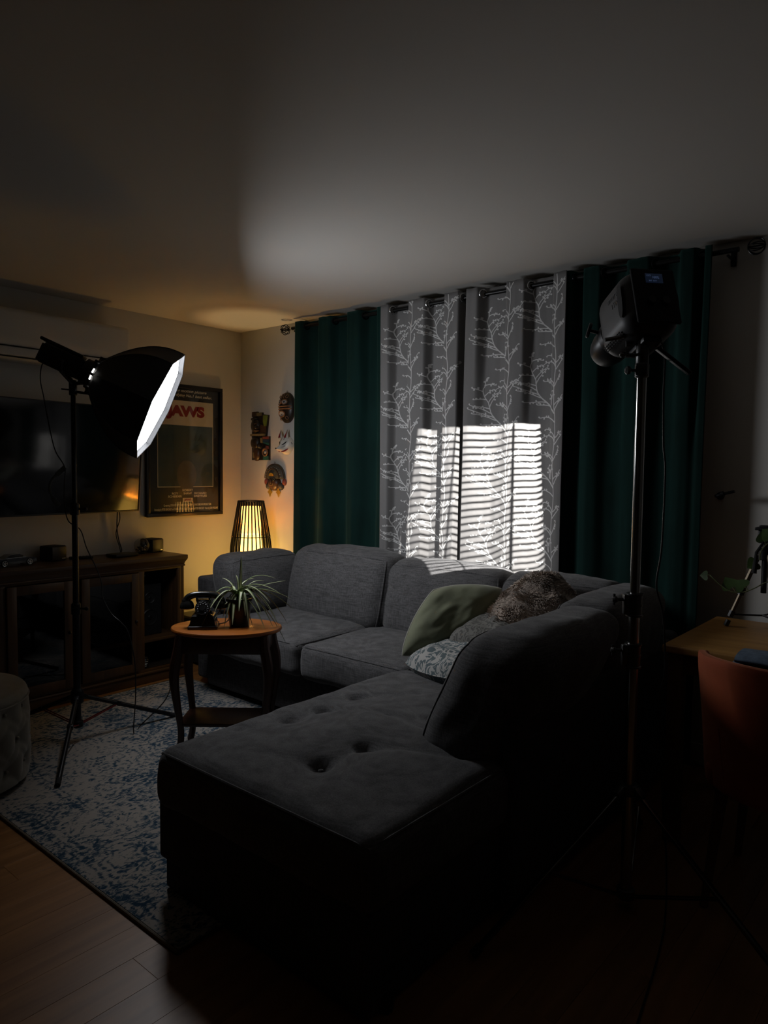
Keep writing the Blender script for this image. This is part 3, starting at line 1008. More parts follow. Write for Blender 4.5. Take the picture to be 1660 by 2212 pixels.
# ---- the printed branches: flat ribbons following the cloth
def branch_motif():
    """one repeat of the print (.385 m): list of (polyline, half widths), x negative to the left, y up"""
    rnd = random.Random(11)
    out = []
    R = math.radians
    def twig(p0, ang, ln, curl, w, buds=0):
        pts = [V((p0[0], p0[1]))]
        a = ang
        n = 8
        for i in range(n):
            pts.append(pts[-1] + V((math.cos(a), math.sin(a))) * ln / n)
            a += curl / n + rnd.uniform(-.13, .13)
        out.append((pts, [w * (1 - .35 * i / n) for i in range(n + 1)]))
        for b in range(buds):
            k = min(n, int((.35 + .65 * (b + 1) / buds) * n))
            q = pts[k]
            t = pts[k] - pts[k - 1]
            ta = math.atan2(t.y, t.x) + rnd.choice((-1, 1)) * rnd.uniform(.7, 1.3)
            dq = V((math.cos(ta), math.sin(ta))) * rnd.uniform(.008, .013)
            out.append(([q, q + dq * .55, q + dq], [.0016, .0046, .0038]))
        return pts
    # main limb: leaves the stem, runs up to the left, then bends upright
    limb = [V(p) for p in ((0, 0), (-.022, .034), (-.050, .062), (-.080, .088), (-.103, .120), (-.112, .155), (-.120, .19), (-.140, .225), (-.150, .262), (-.138, .292))]
    L = [V((q.x, q.y)) for q in bez([(p.x, p.y, 0) for p in limb], 4)]
    out.append((L, [.0040 - .0020 * i / len(L) for i in range(len(L))]))
    def on(f):
        q = L[min(len(L) - 1, int(f * len(L)))]
        return (q.x, q.y)
    # twigs trailing out to the left of the limb
    for f, an, ln in ((.16, 160, .075), (.24, 166, .11), (.33, 158, .12), (.40, 150, .13), (.47, 148, .11), (.55, 158, .07), (.72, 165, .05), (.86, 150, .045)):
        twig(on(f), R(an), ln, R(rnd.uniform(8, 26)), .0030, 5 if ln > .08 else 3)
    # twigs of the upright end, curling over to the right
    for f, an, ln in ((.58, 72, .095), (.66, 62, .085), (.76, 58, .06), (.97, 20, .05), (.93, 95, .05)):
        twig(on(f), R(an), ln, R(-42), .0029, 4)
    # arched sprays to the left of the stem
    for y, an, ln, cu in ((.135, 116, .085, 85), (.150, 112, .060, 75), (.240, 112, .105, 95), (.256, 108, .085, 80), (-.045, 132, .10, 45)):
        twig((-.002, y), R(an), ln, R(cu), .0030, 4)
    # short upright sprays on the right of the stem
    for y, an, ln in ((.015, 60, .10), (.045, 44, .05), (.14, 62, .075), (.225, 56, .11), (.26, 40, .055)):
        twig((.002, y), R(an), ln, R(rnd.uniform(-14, 10)), .0029, 4)
    # little plume in the fork
    for an in (86, 104):
        twig((-.016, .045), R(an), .070, R(rnd.uniform(-8, 8)), .0028, 4)
    return out
MOTIF = branch_motif()
REP = .385
def print_branches(parent, S, x0, x1, stems, seed):
    rnd = random.Random(seed)
    W = x1 - x0
    H = ZT - ZB
    m = M()
    def pos(u, v, off=.0019):
        s, t = u / W, v / H
        p = S(s, t)
        a = S(min(1, s + .003), t) - S(max(0, s - .003), t)
        b = S(s, min(1, t + .003)) - S(s, max(0, t - .003))
        n = a.cross(b)
        if n.y > 0:
            n = -n
        return p + n.normalized() * off
    def ribbon(pts, ws):
        # resample
        P, Wd = [], []
        for i in range(len(pts) - 1):
            d = (pts[i + 1] - pts[i]).length
            k = max(1, int(d / .006))
            for j in range(k):
                P.append(pts[i].lerp(pts[i + 1], j / k))
                Wd.append(ws[i] + (ws[i + 1] - ws[i]) * j / k)
        P.append(pts[-1]); Wd.append(ws[-1])
        run = []
        def flush():
            if len(run) > 1:
                vs = [q for pr in run for q in pr]
                m.add(vs, [(2 * i, 2 * i + 1, 2 * i + 3, 2 * i + 2) for i in range(len(run) - 1)])
            run.clear()
        for i, p in enumerate(P):
            if not (.006 < p.x < W - .006 and .006 < p.y < H - .01):
                flush()
                continue
            d = P[min(i + 1, len(P) - 1)] - P[max(i - 1, 0)]
            if d.length < 1e-9:
                continue
            nrm = V((-d.y, d.x)).normalized() * Wd[i]
            run.append((pos(p.x + nrm.x, p.y + nrm.y), pos(p.x - nrm.x, p.y - nrm.y)))
        flush()
    for (sx, v0) in stems:
        # stem
        n = 120
        st = [V((sx - x0 + .006 * math.sin(i * .35) + .004 * noise.noise(V((i * .3, sx, 0))), i / n * H)) for i in range(n + 1)]
        ribbon(st, [.0024] * (n + 1))
        k = -1
        while v0 + k * REP < H + REP:
            base = v0 + k * REP
            for pts, ws in MOTIF:
                q = []
                for p in pts:
                    v = base - p.y
                    i = max(0, min(n, int(v / H * n)))
                    q.append(V((p.x * 1.12 + st[i].x, v)))
                ribbon(q, ws)
            k += 1
    return obj('branch_print', m, M_PRINT, parent, smooth=0)
print_branches(pA, SA, 1.545, 2.235, ((1.79, .42), (2.055, .33)), 1)
print_branches(pB, SB, 2.185, 2.79, ((2.46, .44), (2.735, .33)), 2)

# ---- curtain holdback on the wall right of the curtains
hb_ = thing('curtain_holdback', 'small black metal curtain holdback on the wall right of the green curtain', 'curtain hook', (3.53, -.001, 1.29))
obj('mount', M().lathe([(.018, 0), (.018, .006), (.010, .01)], 16, frame((3.515, -.001, 1.285), (0, -1, 0))), M_ROD, hb_)
obj('arm', M().tube(bez([(3.515, -.01, 1.285), (3.515, -.07, 1.285), (3.53, -.10, 1.29), (3.60, -.105, 1.31)], 8), .007, 8), M_ROD, hb_)
obj('collar', M().lathe([(.007, 0), (.013, .004), (.013, .016), (.007, .02)], 12, frame((3.54, -.103, 1.293), (.96, -.05, .28))), M_ROD, hb_)
# ================================================================= sectional sofa
M_SOFA = mat('sofa_grey_linen', (0.086, 0.084, 0.086), .9, sheen=.15, weave=260, spec=.2)
M_SOFAD = mat('sofa_base_linen', (0.066, 0.064, 0.066), .92, weave=260, spec=.15)
M_FOOT = mat('sofa_foot', (0.015, 0.012, 0.010), .5)

def soft_box(center, size, r, rot=None, crown=(0, 0, 0), mid=None, wr=.004, seed=0, extra=None, k=4, flat_bottom=True):
    """rounded, puffed cushion as an M plus a mapping function for its piping"""
    h = V(size) / 2
    mid = mid or tuple(max(3, int(s / .035)) for s in size)
    R = rot.to_4x4() if rot is not None else Matrix.Identity(4)
    T = Matrix.Translation(V(center)) @ R
    def fn(q):
        q = V(q)
        u, v, w = q.x / h.x, q.y / h.y, q.z / h.z
        p = V(q)
        # puff each pair of faces
        p.z += crown[2] * (1 - u * u) * (1 - v * v) * (1 if q.z > 0 else (-.2 if flat_bottom else -1)) * abs(w)
        p.x += crown[0] * (1 - v * v) * (1 - w * w) * u * abs(u)
        p.y += crown[1] * (1 - u * u) * (1 - w * w) * v * abs(v)
        n1 = noise.noise(V((q.x * 5 + seed * 7.3, q.y * 5, q.z * 5)))
        n2 = noise.noise(V((q.x * 13 + seed * 3.1, q.y * 13, q.z * 13)))
        d = V((u ** 3, v ** 3, w ** 3))
        p += d * (n1 * wr * 2.2 + n2 * wr)
        if extra:
            p = V(extra(p, u, v, w))
        return p
    m = M().box(-h, h, r, k, mid=mid, fn=fn)
    m.xf(T)
    def edge(q):
        hh = V(h)
        n = V([max(-(hh[i] - r), min(hh[i] - r, q[i])) for i in range(3)])
        d = V(q) - n
        if d.length > 1e-9:
            q = n + d.normalized() * r
        return T @ fn(q)
    return m, edge, h

def rim(edge, h, face, sgn, r=.0045, inset=0.0, steps=14):
    """piping round one face of a soft box"""
    a, b = [i for i in range(3) if i != face]
    pts = []
    cr = .25
    corners = ((-1, -1), (1, -1), (1, 1), (-1, 1))
    for c in range(4):
        (u0, v0), (u1, v1) = corners[c], corners[(c + 1) % 4]
        for i in range(steps):
            t = i / steps
            q = [0, 0, 0]
            q[face] = sgn * h[face]
            q[a] = (u0 + (u1 - u0) * t) * h[a]
            q[b] = (v0 + (v1 - v0) * t) * h[b]
            pts.append(edge(V(q)))
    return M().tube(pts, r, 6, closed=True)

sofa = thing('sectional_sofa', 'grey linen sectional sofa with tufted chaise in front of the curtained window', 'sofa', (2.0, -.9, 0))

# frame and base
def sofa_part(name, lo, hi, r=.03, material=M_SOFAD, k=3, mid=None, fn=None):
    return obj(name, M().box(lo, hi, r, k, mid=mid, fn=fn), material, sofa)
sofa_part('base', (.80, -.90, .045), (3.36, -.14, .30), .02)
sofa_part('chaise_base', (2.436, -2.274, .115), (3.35, -.88, .335), .018)
sofa_part('chaise_plinth', (2.452, -2.258, .014), (3.335, -.88, .13), .012)
sofa_part('back_frame', (.62, -.26, .045), (3.40, -.145, .66), .03)
sofa_part('back_frame', (3.24, -1.66, .045), (3.40, -.20, .64), .03)
sofa_part('arm', (.61, -.84, .045), (.80, -.15, .70), .022)
for fx_, fy_ in ((.68, -.78), (.68, -.22), (2.52, -2.18), (3.33, -2.18), (3.33, -.22), (2.0, -.84)):
    obj('foot', M().lathe([(.02, 0.0105 if (fx_ < 2.75 and fy_ < -.83) else .001), (.026, .05)], 12, Matrix.Translation((fx_, fy_, 0))), M_FOOT, sofa)

# creases: wrinkles fanning on a seat cushion
def creases(lines, depth=.010, wd=.012):
    def ex(p, u, v, w):
        if w < .5:
            return p
        z = 0
        for (x0, y0, x1, y1) in lines:
            dx, dy = x1 - x0, y1 - y0
            L2 = dx * dx + dy * dy
            t = max(0, min(1, ((p.x - x0) * dx + (p.y - y0) * dy) / L2))
            d2 = (p.x - x0 - t * dx) ** 2 + (p.y - y0 - t * dy) ** 2
            z += math.exp(-d2 / (wd * wd)) * math.sin(PI * min(1, max(.05, t)))
        return p - V((0, 0, depth * min(1.3, z)))
    return ex

def cushion(name, center, size, r, crown, rot=None, seed=0, faces=((2, 1),), extra=None, wr=.004, mid=None, parent=None):
    m, edge, h = soft_box(center, size, r, rot, crown, mid, wr, seed, extra)
    o = obj(name, m, M_SOFA, parent or sofa, smooth=60)
    for face, sgn in faces:
        obj('piping', rim(edge, h, face, sgn), M_SOFA, o)
    return o
# seats
cushion('seat_cushion', (1.275, -.62, .385), (.93, .80, .19), .05, (.008, .012, .030), seed=1, extra=creases([(.05, -.3, .25, -.12), (.1, -.28, .3, -.2)]))
cushion('seat_cushion', (2.105, -.62, .385), (.72, .80, .19), .05, (.008, .012, .028), seed=2,
        extra=creases([(.10, -.05, .33, -.02), (.02, -.15, .30, -.14), (.10, -.25, .34, -.22), (.18, -.10, .32, -.02), (-.02, .04, .18, .05)], .012))
cushion('corner_seat_cushion', (2.74, -.70, .385), (.56, .64, .175), .05, (.006, .008, .02), seed=3)
# chaise pad with buttons
TUFTS = [(2.94, -2.03), (2.965, -1.86), (2.575, -1.83), (2.59, -1.67), (2.58, -1.475), (2.515, -2.0), (3.0, -1.52)]
CC = V((2.895, -1.635, .385))
def tufted(p, u, v, w):
    if w < .3:
        return p
    z = 0
    for i, (tx_, ty_) in enumerate(TUFTS):
        d2 = (p.x + CC.x - tx_) ** 2 + ((p.y + CC.y - ty_)) ** 2
        dep = .030 if i != 5 else .012
        z += dep * math.exp(-d2 / .0009) + dep * .55 * math.exp(-d2 / .010)
    # soft creases linking the buttons
    for (x0, y0), (x1, y1), dd in (((2.575, -1.83), (2.30, -1.80), .004), ((2.94, -2.03), (2.70, -2.12), .007), ((2.965, -1.86), (3.25, -1.72), .010), ((2.59, -1.67), (2.85, -1.60), .010), ((2.85, -1.60), (3.1, -1.62), .010), ((2.58, -1.475), (2.78, -1.33), .010), ((2.94, -2.03), (2.965, -1.86), .006), ((2.575, -1.83), (2.59, -1.67), .005)):
        dx, dy = x1 - x0, y1 - y0
        t = max(0, min(1, ((p.x + CC.x - x0) * dx + (p.y + CC.y - y0) * dy) / (dx * dx + dy * dy)))
        d2 = (p.x + CC.x - x0 - t * dx) ** 2 + (p.y + CC.y - y0 - t * dy) ** 2
        z += dd * math.exp(-d2 / .0004)
    return p - V((0, 0, z))
ch = cushion('chaise_cushion', CC, (.945, 1.31, .20), .055, (.006, .006, .035), seed=4, extra=tufted, wr=.003, mid=(44, 58, 5))
for tx_, ty_ in TUFTS[:5]:
    obj('tuft_button', M().sphere((tx_, ty_, .468), .009, 10, 6, (1, 1, .5)), M_SOFA, ch)

# back cushions along the window
def lean(dy, dx=0.0, taper=.0):
    def ex(p, u, v, w):
        q = V(p)
        t = (w + 1) / 2
        q.y += dy * t
        q.x += dx * t
        return q
    return ex
cushion('back_cushion', (1.41, -.355, .665), (.82, .25, .45), .085, (.012, .045, .025), seed=5, faces=((1, -1),), extra=lean(.085, .02), wr=.005)
cushion('back_cushion', (2.205, -.355, .655), (.77, .25, .43), .085, (.012, .045, .020), seed=6, faces=((1, -1),), extra=lean(.085), wr=.005)
cushion('back_cushion', (2.865, -.315, .645), (.62, .26, .43), .085, (.010, .040, .020), seed=7, faces=((1, -1),), extra=lean(.07), wr=.007)
# side cushion against the left arm
cushion('side_cushion', (.905, -.535, .650), (.24, .60, .38), .08, (.040, .01, .02), seed=8, faces=((0, 1),), extra=lean(0, -.07), wr=.006)
# back cushions of the return, towards the chaise
cushion('back_cushion', (3.205, -.66, .660), (.27, .66, .44), .085, (.03, .012, .02), seed=9, faces=((0, -1),), extra=lean(0, .09), wr=.006)
cushion('back_cushion', (3.165, -1.365, .645), (.30, .74, .43), .095, (.03, .012, .02), seed=10, faces=((0, -1),), extra=lean(.10, .15), wr=.006)

# ================================================================= pillows and throw on the sofa
def pillow(name, label, corners, thick, material, seed, back=None):
    """corners P0..P3 in order; the front faces up and towards the room"""
    P = [V(c) for c in corners]
    c = (P[0] + P[1] + P[2] + P[3]) / 4
    t = thing(name, label, 'pillow', c, mw=Matrix.Translation(c))
    nrm = ((P[2] - P[0]).cross(P[3] - P[1])).normalized()
    if nrm.dot(V((.4, -.7, .6))) < 0:
        nrm = -nrm
    def shp(side):
        def f(a, b):
            u, v = a * 2 - 1, b * 2 - 1
            uu = u * math.sqrt(1 - .34 * v * v) * (1 + .04 * v * v)
            vv = v * math.sqrt(1 - .34 * u * u) * (1 + .04 * u * u)
            s_, t_ = (uu + 1) / 2, (vv + 1) / 2
            q = P[0].lerp(P[3], s_).lerp(P[1].lerp(P[2], s_), t_)
            e = max(0.0, (1 - u ** 4) * (1 - v ** 4))
            z = side * thick / 2 * e ** .55
            z += (noise.noise(V((u * 1.6 + seed, v * 1.6, side))) * .020 + noise.noise(V((u * 4 + seed, v * 4, side * 3))) * .007) * e
            return q + nrm * z
        return f
    obj('front_panel', M().grid(34, 34, shp(1)), material, t, smooth=80)
    obj('back_panel', M().grid(34, 34, shp(-1)), back or material, t, smooth=80)
    pts = []
    for (u0, v0), (u1, v1) in (((0, 0), (1, 0)), ((1, 0), (1, 1)), ((1, 1), (0, 1)), ((0, 1), (0, 0))):
        for i in range(14):
            k = i / 14
            pts.append(shp(1)(u0 + (u1 - u0) * k, v0 + (v1 - v0) * k))
    obj('seam', M().tube(pts, .0035, 6, closed=True), back or material, t)
    return t
M_SAGE = mat('sage_velour', (0.17, 0.182, 0.112), .85, sheen=.2, var=(7, .18), bump=(300, .2, .002))
M_CREAMP = mat('pillow_cream_back', (0.40, 0.39, 0.34), .85)
def damask(name, c1, c2, sc):
    m = bpy.data.materials.new(name)
    m.use_nodes = True
    nt = m.node_tree
    b = nt.nodes['Principled BSDF']
    b.inputs['Roughness'].default_value = .85
    tc = _n(nt, 'ShaderNodeTexCoord')
    L = nt.links.new
    # mirrored tile coordinates give symmetric medallions
    mp = _n(nt, 'ShaderNodeMapping')
    mp.inputs['Scale'].default_value = (sc, sc, sc)
    mp.inputs['Rotation'].default_value = (.3, .2, .6)
    L(tc.outputs['Object'], mp.inputs[0])
    pp = _n(nt, 'ShaderNodeVectorMath', operation='PINGPONG') if False else None
    sep = _n(nt, 'ShaderNodeSeparateXYZ')
    L(mp.outputs[0], sep.inputs[0])
    cmb = _n(nt, 'ShaderNodeCombineXYZ')
    for i, ax in enumerate('XYZ'):
        q = _n(nt, 'ShaderNodeMath', operation='PINGPONG')
        q.inputs[1].default_value = 1.0
        L(sep.outputs[ax], q.inputs[0])
        L(q.outputs[0], cmb.inputs[i])
    nz = _n(nt, 'ShaderNodeTexNoise')
    nz.inputs['Scale'].default_value = 2.6
    nz.inputs['Detail'].default_value = 2
    nz.inputs['Distortion'].default_value = 1.2
    L(cmb.outputs[0], nz.inputs['Vector'])
    sn = _n(nt, 'ShaderNodeMath', operation='SINE')
    ml = _n(nt, 'ShaderNodeMath', operation='MULTIPLY')
    ml.inputs[1].default_value = 30
    L(nz.outputs['Fac'], ml.inputs[0])
    L(ml.outputs[0], sn.inputs[0])
    cr = _n(nt, 'ShaderNodeValToRGB')
    cr.color_ramp.elements[0].position = .42
    cr.color_ramp.elements[0].color = (*c1, 1)
    cr.color_ramp.elements[1].position = .58
    cr.color_ramp.elements[1].color = (*c2, 1)
    ad = _n(nt, 'ShaderNodeMath', operation='MULTIPLY_ADD')
    ad.inputs[1].default_value = .5
    ad.inputs[2].default_value = .5
    L(sn.outputs[0], ad.inputs[0])
    L(ad.outputs[0], cr.inputs['Fac'])
    L(cr.outputs['Color'], b.inputs['Base Color'])
    return m
M_DAM = damask('damask_blue', (0.085, 0.115, 0.125), (0.40, 0.39, 0.37), 6.5)
M_DAM2 = damask('damask_taupe', (0.075, 0.072, 0.065), (0.15, 0.145, 0.13), 8)
pillow('damask_pillow', 'blue-grey and white patterned pillow lying under the sage pillow', ((2.41, -1.02, .50), (2.61, -.66, .565), (2.99, -.82, .605), (2.87, -1.21, .54)), .15, M_DAM, 3)
pillow('damask_pillow', 'dim taupe patterned pillow squeezed between the sage pillow and the fur throw', ((2.57, -.89, .60), (2.62, -.57, .68), (2.95, -.64, .74), (2.93, -.96, .655)), .11, M_DAM2, 5)
pillow('sage_pillow', 'sage green velour pillow propped over the patterned pillows', ((2.365, -.985, .480), (2.41, -.765, .835), (2.70, -.50, .835), (2.65, -.70, .620)), .17, M_SAGE, 8, back=M_CREAMP)

# fur throw heaped behind the return cushion
M_FUR = mat('taupe_fur', (0.38, 0.305, 0.25), .9, sheen=.3, var=(22, .25))
thr = thing('fur_throw', 'taupe faux fur throw heaped in the sofa corner beside the sage pillow', 'throw blanket', (2.90, -.62, .47))
TC, TR_ = V((2.885, -.60, .47)), V((.27, .31, .435))
def heap(a, b):
    th = a * 2 * PI
    rr = b
    x = math.cos(th) * rr
    y = math.sin(th) * rr
    n = noise.noise(V((x * 1.3, y * 1.3, 4.2))) * .14 + noise.noise(V((x * 4.5, y * 4.5, 1.2))) * .06
    z = (max(0, 1 - rr ** 2.6)) ** .62 * (1 + n)
    rim_ = 1 + .12 * noise.noise(V((math.cos(th) * 2, math.sin(th) * 2, 8)))
    # slopes down towards the sofa seat and the camera side
    z *= 1 - .22 * max(0, -y) - .16 * max(0, -x)
    return V((TC.x + x * TR_.x * rim_, TC.y + y * TR_.y * rim_, TC.z + z * TR_.z + .004))
hm_ = M().grid(72, 30, lambda a, b: heap(a, max(.001, b)), cu=True)
base_v, base_f = list(hm_.v), list(hm_.f)
obj('blanket', hm_, M_FUR, thr, smooth=180)
rnd = random.Random(5)
fz_ = M()
vs_, fs_ = [], []
for _ in range(15000):
    a, b = rnd.random(), math.sqrt(rnd.random()) * .985
    p = heap(a, b)
    pa, pb = heap(a + .004, b), heap(a, min(.999, b + .01))
    n = (pa - p).cross(pb - p)
    if n.length < 1e-12:
        continue
    n.normalize()
    if n.z < 0:
        n = -n
    clump = V((noise.noise(p * 14), noise.noise(p * 14 + V((9, 0, 0))), noise.noise(p * 14 + V((0, 7, 0))) - .4))
    d = (n * .8 + clump * 1.3 + V((rnd.uniform(-.3, .3), rnd.uniform(-.3, .3), rnd.uniform(-.2, .2)))).normalized()
    L_ = rnd.uniform(.012, .022)
    sd = d.cross(n)
    if sd.length < 1e-6:
        continue
    sd = sd.normalized() * .0016
    tip = p + d * L_ + n * .002
    midp = p + d * L_ * .55 + n * .005
    k = len(vs_)
    vs_ += [p - sd, p + sd, midp + sd * .8, midp - sd * .8, tip]
    fs_ += [(k, k + 1, k + 2, k + 3), (k + 3, k + 2, k + 4)]
fz_.add(vs_, fs_)
obj('fur_pile', fz_, M_FUR, thr, kind='stuff', smooth=180)
# ================================================================= media console
M_OAK = wood('console_oak', (0.050, 0.024, 0.010), (0.115, 0.058, 0.022), rough=.42, scale=5, grain_axis=1, bump=.1)
M_OAKV = wood('console_oak_upright', (0.050, 0.024, 0.010), (0.115, 0.058, 0.022), rough=.42, scale=5, grain_axis=2, bump=.1)
M_INT = mat('console_inside', (0.022, 0.012, 0.006), .7, var=(20, .3))
M_SMOKE = clear_glass()
M_SMOKE.name = 'smoked_glass'
M_SMOKE.node_tree.nodes['Transparent BSDF'].inputs['Color'].default_value = (.35, .36, .4, 1)
CY0, CY1, CXF, CH = -2.60, -.775, .375, .812       # ends along the wall, front, height
con = thing('media_console', 'dark oak media console with glass doors under the television', 'cabinet', (.19, (CY0 + CY1) / 2, 0))
obj('top', M().box((.004, CY0 - .02, CH - .028), (CXF + .022, CY1 + .02, CH), .006, 2), M_OAK, con)
# cornice under the top
def cornice(z0, z1, o0, o1, name):
    def ring(o, z):
        return [(.006, CY0 - o, z), (CXF + o, CY0 - o, z), (CXF + o, CY1 + o, z), (.006, CY1 + o, z)]
    m = M()
    n = 6
    rows = []
    for i in range(n + 1):
        t = i / n
        rows.append(ring(o0 + (o1 - o0) * (1 - math.cos(t * PI / 2)), z0 + (z1 - z0) * t))
    vs = [p for r in rows for p in r]
    fs = []
    for i in range(n):
        for j in range(3):
            fs.append((i * 4 + j, i * 4 + j + 1, (i + 1) * 4 + j + 1, (i + 1) * 4 + j))
    m.add(vs, fs)
    obj(name, m, M_OAK, con)
cornice(.745, .784, .002, .018, 'cornice')
obj('cornice_bead', M().tube([(.01, CY1 + .003, .742), (CXF + .003, CY1 + .003, .742), (CXF + .003, CY0 - .003, .742)], .006, 8), M_OAK, con)
obj('side_panel', M().box((.006, CY1 - .022, .06), (CXF, CY1, .785), .002), M_OAKV, con)
obj('side_panel', M().box((.006, CY0, .06), (CXF, CY0 + .022, .785), .002), M_OAKV, con)
obj('back_panel', M().box((.004, CY0 + .02, .06), (.012, CY1 - .02, .785), .001), M_INT, con)
obj('floor_panel', M().box((.01, CY0 + .02, .075), (CXF - .004, CY1 - .02, .092), .001), M_INT, con)
obj('plinth', M().box((.01, CY0 - .008, 0.0005), (CXF + .008, CY1 + .008, .058), .003), M_OAK, con)
obj('plinth_moulding', M().tube([(.01, CY1 + .008, .066), (CXF + .008, CY1 + .008, .066), (CXF + .008, CY0 - .008, .066)], .010, 8), M_OAK, con)
obj('top_rail', M().box((CXF - .02, CY0 + .02, .725), (CXF, CY1 - .02, .785), .002), M_OAK, con)
obj('bottom_rail', M().box((CXF - .02, CY0 + .02, .062), (CXF, CY1 - .02, .092), .002), M_OAK, con)
for ya, yb in ((-1.112, -1.07), (-1.54, -1.495), (-1.95, -1.915), (CY1 - .048, CY1 - .020)):
    obj('stile', M().box((CXF - .02, ya, .09), (CXF, yb, .727), .002), M_OAKV, con)
for ya, yb in ((-1.10, -1.08), (-1.53, -1.505), (-1.94, -1.92)):
    obj('divider', M().box((.012, ya, .09), (CXF - .02, yb, .745), .001), M_INT, con)
obj('shelf', M().box((.012, -1.075, .262), (CXF - .006, CY1 - .02, .282), .001), M_OAK, con)
obj('shelf', M().box((.012, -1.505, .262), (CXF - .03, -1.10, .282), .001), M_OAK, con)
obj('shelf', M().box((.012, -1.92, .262), (CXF - .03, -1.53, .282), .001), M_OAK, con)
for ya, yb in ((-1.492, -1.115), (-1.912, -1.543), (-2.57, -1.953)):
    dm = M().box((CXF, ya, .094), (CXF + .018, ya + .052, .722), .003).box((CXF, yb - .052, .094), (CXF + .018, yb, .722), .003)
    dm.box((CXF + .0005, ya + .050, .094), (CXF + .0175, yb - .050, .146), .003).box((CXF + .0005, ya + .050, .670), (CXF + .0175, yb - .050, .722), .003)
    d = obj('door', dm, M_OAKV, con)
    obj('door_pane', M().add([(CXF + .008, ya + .05, .144), (CXF + .008, yb - .05, .144), (CXF + .008, yb - .05, .672), (CXF + .008, ya + .05, .672)], [(0, 1, 2, 3)]), M_SMOKE, d)
    obj('door_knob', M().sphere((CXF + .026, yb - .026, .42), .010, 10, 8), M_FOOT, d)

# things in the console
M_BLK = mat('black_plastic', (0.010, 0.010, 0.011), .42)
M_BLKM = mat('black_matte', (0.011, 0.011, 0.012), .8)
M_SLV = mat('silver_trim', (0.55, 0.55, 0.55), .3, metal=.9)
rc = thing('receiver', 'black audio unit with a round dial behind the middle glass door', 'audio unit', (.2, -1.30, .283))
obj('case', M().box((.05, -1.47, .283), (.325, -1.13, .50), .006, 2), M_BLKM, rc)
obj('dial', M().lathe([(.024, 0), (.024, .016), (.020, .02), (0, .02)], 20, frame((.325, -1.385, .335), (1, 0, 0), (0, 1, 0))), M_BLK, rc)
obj('dial_ring', M().torus(.0255, .0018, 24, 6, frame((.327, -1.385, .335), (1, 0, 0), (0, 1, 0))), M_SLV, rc)
sc_ = thing('floor_speaker', 'black speaker box standing in the open console bay', 'speaker', (.17, -.95, .283))
obj('cabinet', M().box((.04, -1.055, .283), (.27, -.88, .62), .006, 2), M_BLKM, sc_)
for zz, rr in ((.40, .058), (.53, .04)):
    dr = obj('driver', M().lathe([(rr, 0), (rr * .9, .004), (rr * .3, -.012), (0, -.012)], 24, frame((.271, -.967, zz), (1, 0, 0), (0, 1, 0)), caps=False), M_BLK, sc_)
    obj('driver_cap', M().sphere((.268, -.967, zz), rr * .3, 12, 8, (.5, 1, 1)), M_BLK, dr)
orn = thing('glass_ornament', 'small sparkling glass ornament in the open console bay', 'ornament', (.31, -1.0, .62))
M_CRYS = mat('crystal', (0.75, 0.75, 0.75), .03, trans=.9, ior=1.6)
obj('stem', M().lathe([(.020, .6205), (.020, .624), (.004, .63), (.004, .66), (.012, .67)], 16, Matrix.Translation((.20, -.99, 0))), M_CRYS, orn)
rnd = random.Random(3)
for i in range(9):
    a = i * 2.4
    obj('facet_bead', M().sphere((.20 + .016 * math.cos(a), -.99 + .026 * math.sin(a), .662 + .004 * i), .0075, 6, 4), M_CRYS if i % 3 else M_SLV, orn)
jar = thing('small_jar', 'small dark jar with white lettered label at the bottom of the open console bay', 'jar', (.335, -1.045, .093))
obj('body', M().lathe([(.022, .093), (.024, .097), (.024, .140), (.020, .148), (.016, .152)], 20, Matrix.Translation((.335, -1.045, 0))), M_BLK, jar)
obj('lid', M().lathe([(.018, .150), (.018, .160), (.016, .162), (0, .162)], 20, Matrix.Translation((.335, -1.045, 0)), caps=False), M_FOOT, jar)
lb = M()
for z_, wd in ((.134, .8), (.122, .75), (.117, .5), (.106, .45)):
    lb.grid(8, 2, lambda a, b, z_=z_, wd=wd: V((.335 + .0246 * math.cos((a - .5) * wd * 2 - .6), -1.045 + .0246 * math.sin((a - .5) * wd * 2 - .6), z_ + .004 * b)))
obj('label_lettering', lb, M_PTXT, jar)

# things on the console
def cube_speaker(y, x, label, rz):
    t = thing('cube_speaker', label, 'speaker', (x, y, CH), 'pair of small black cube speakers', mw=rotz(rz, (x, y, CH)))
    W = WM[t.name]
    obj('case', M().box((-.055, -.056, .0), (.055, .056, .092), .010, 3, m=W), M_BLKM, t)
    obj('grille', M().box((.0545, -.050, .006), (.0575, .050, .086), .001, m=W), M_BLK, t)
    obj('badge', M().box((.0575, .018, .012), (.0585, .042, .0165), .0003, m=W), M_SLV, t)
cube_speaker(-1.515, .085, 'black cube speaker on the console next to the toy car', .25)
cube_speaker(-.835, .085, 'black cube speaker at the right end of the console beside the glass globe', .25)
gl = thing('glass_globe', 'clear glass globe holding grey stones at the right end of the console', 'globe', (.14, -.945, CH))
M_CLR = mat('globe_glass', (1, 1, 1), .0, trans=1.0, ior=1.2, spec=.5)
obj('stand_ring', M().torus(.020, .004, 18, 6, Matrix.Translation((.14, -.945, CH + .004))), M_BLK, gl)
obj('bulb', M().sphere((.14, -.945, CH + .054), .051, 24, 16), M_GLASS, gl)
M_STONE = mat('grey_stone', (0.12, 0.11, 0.09), .8, var=(60, .5))
rnd = random.Random(9)
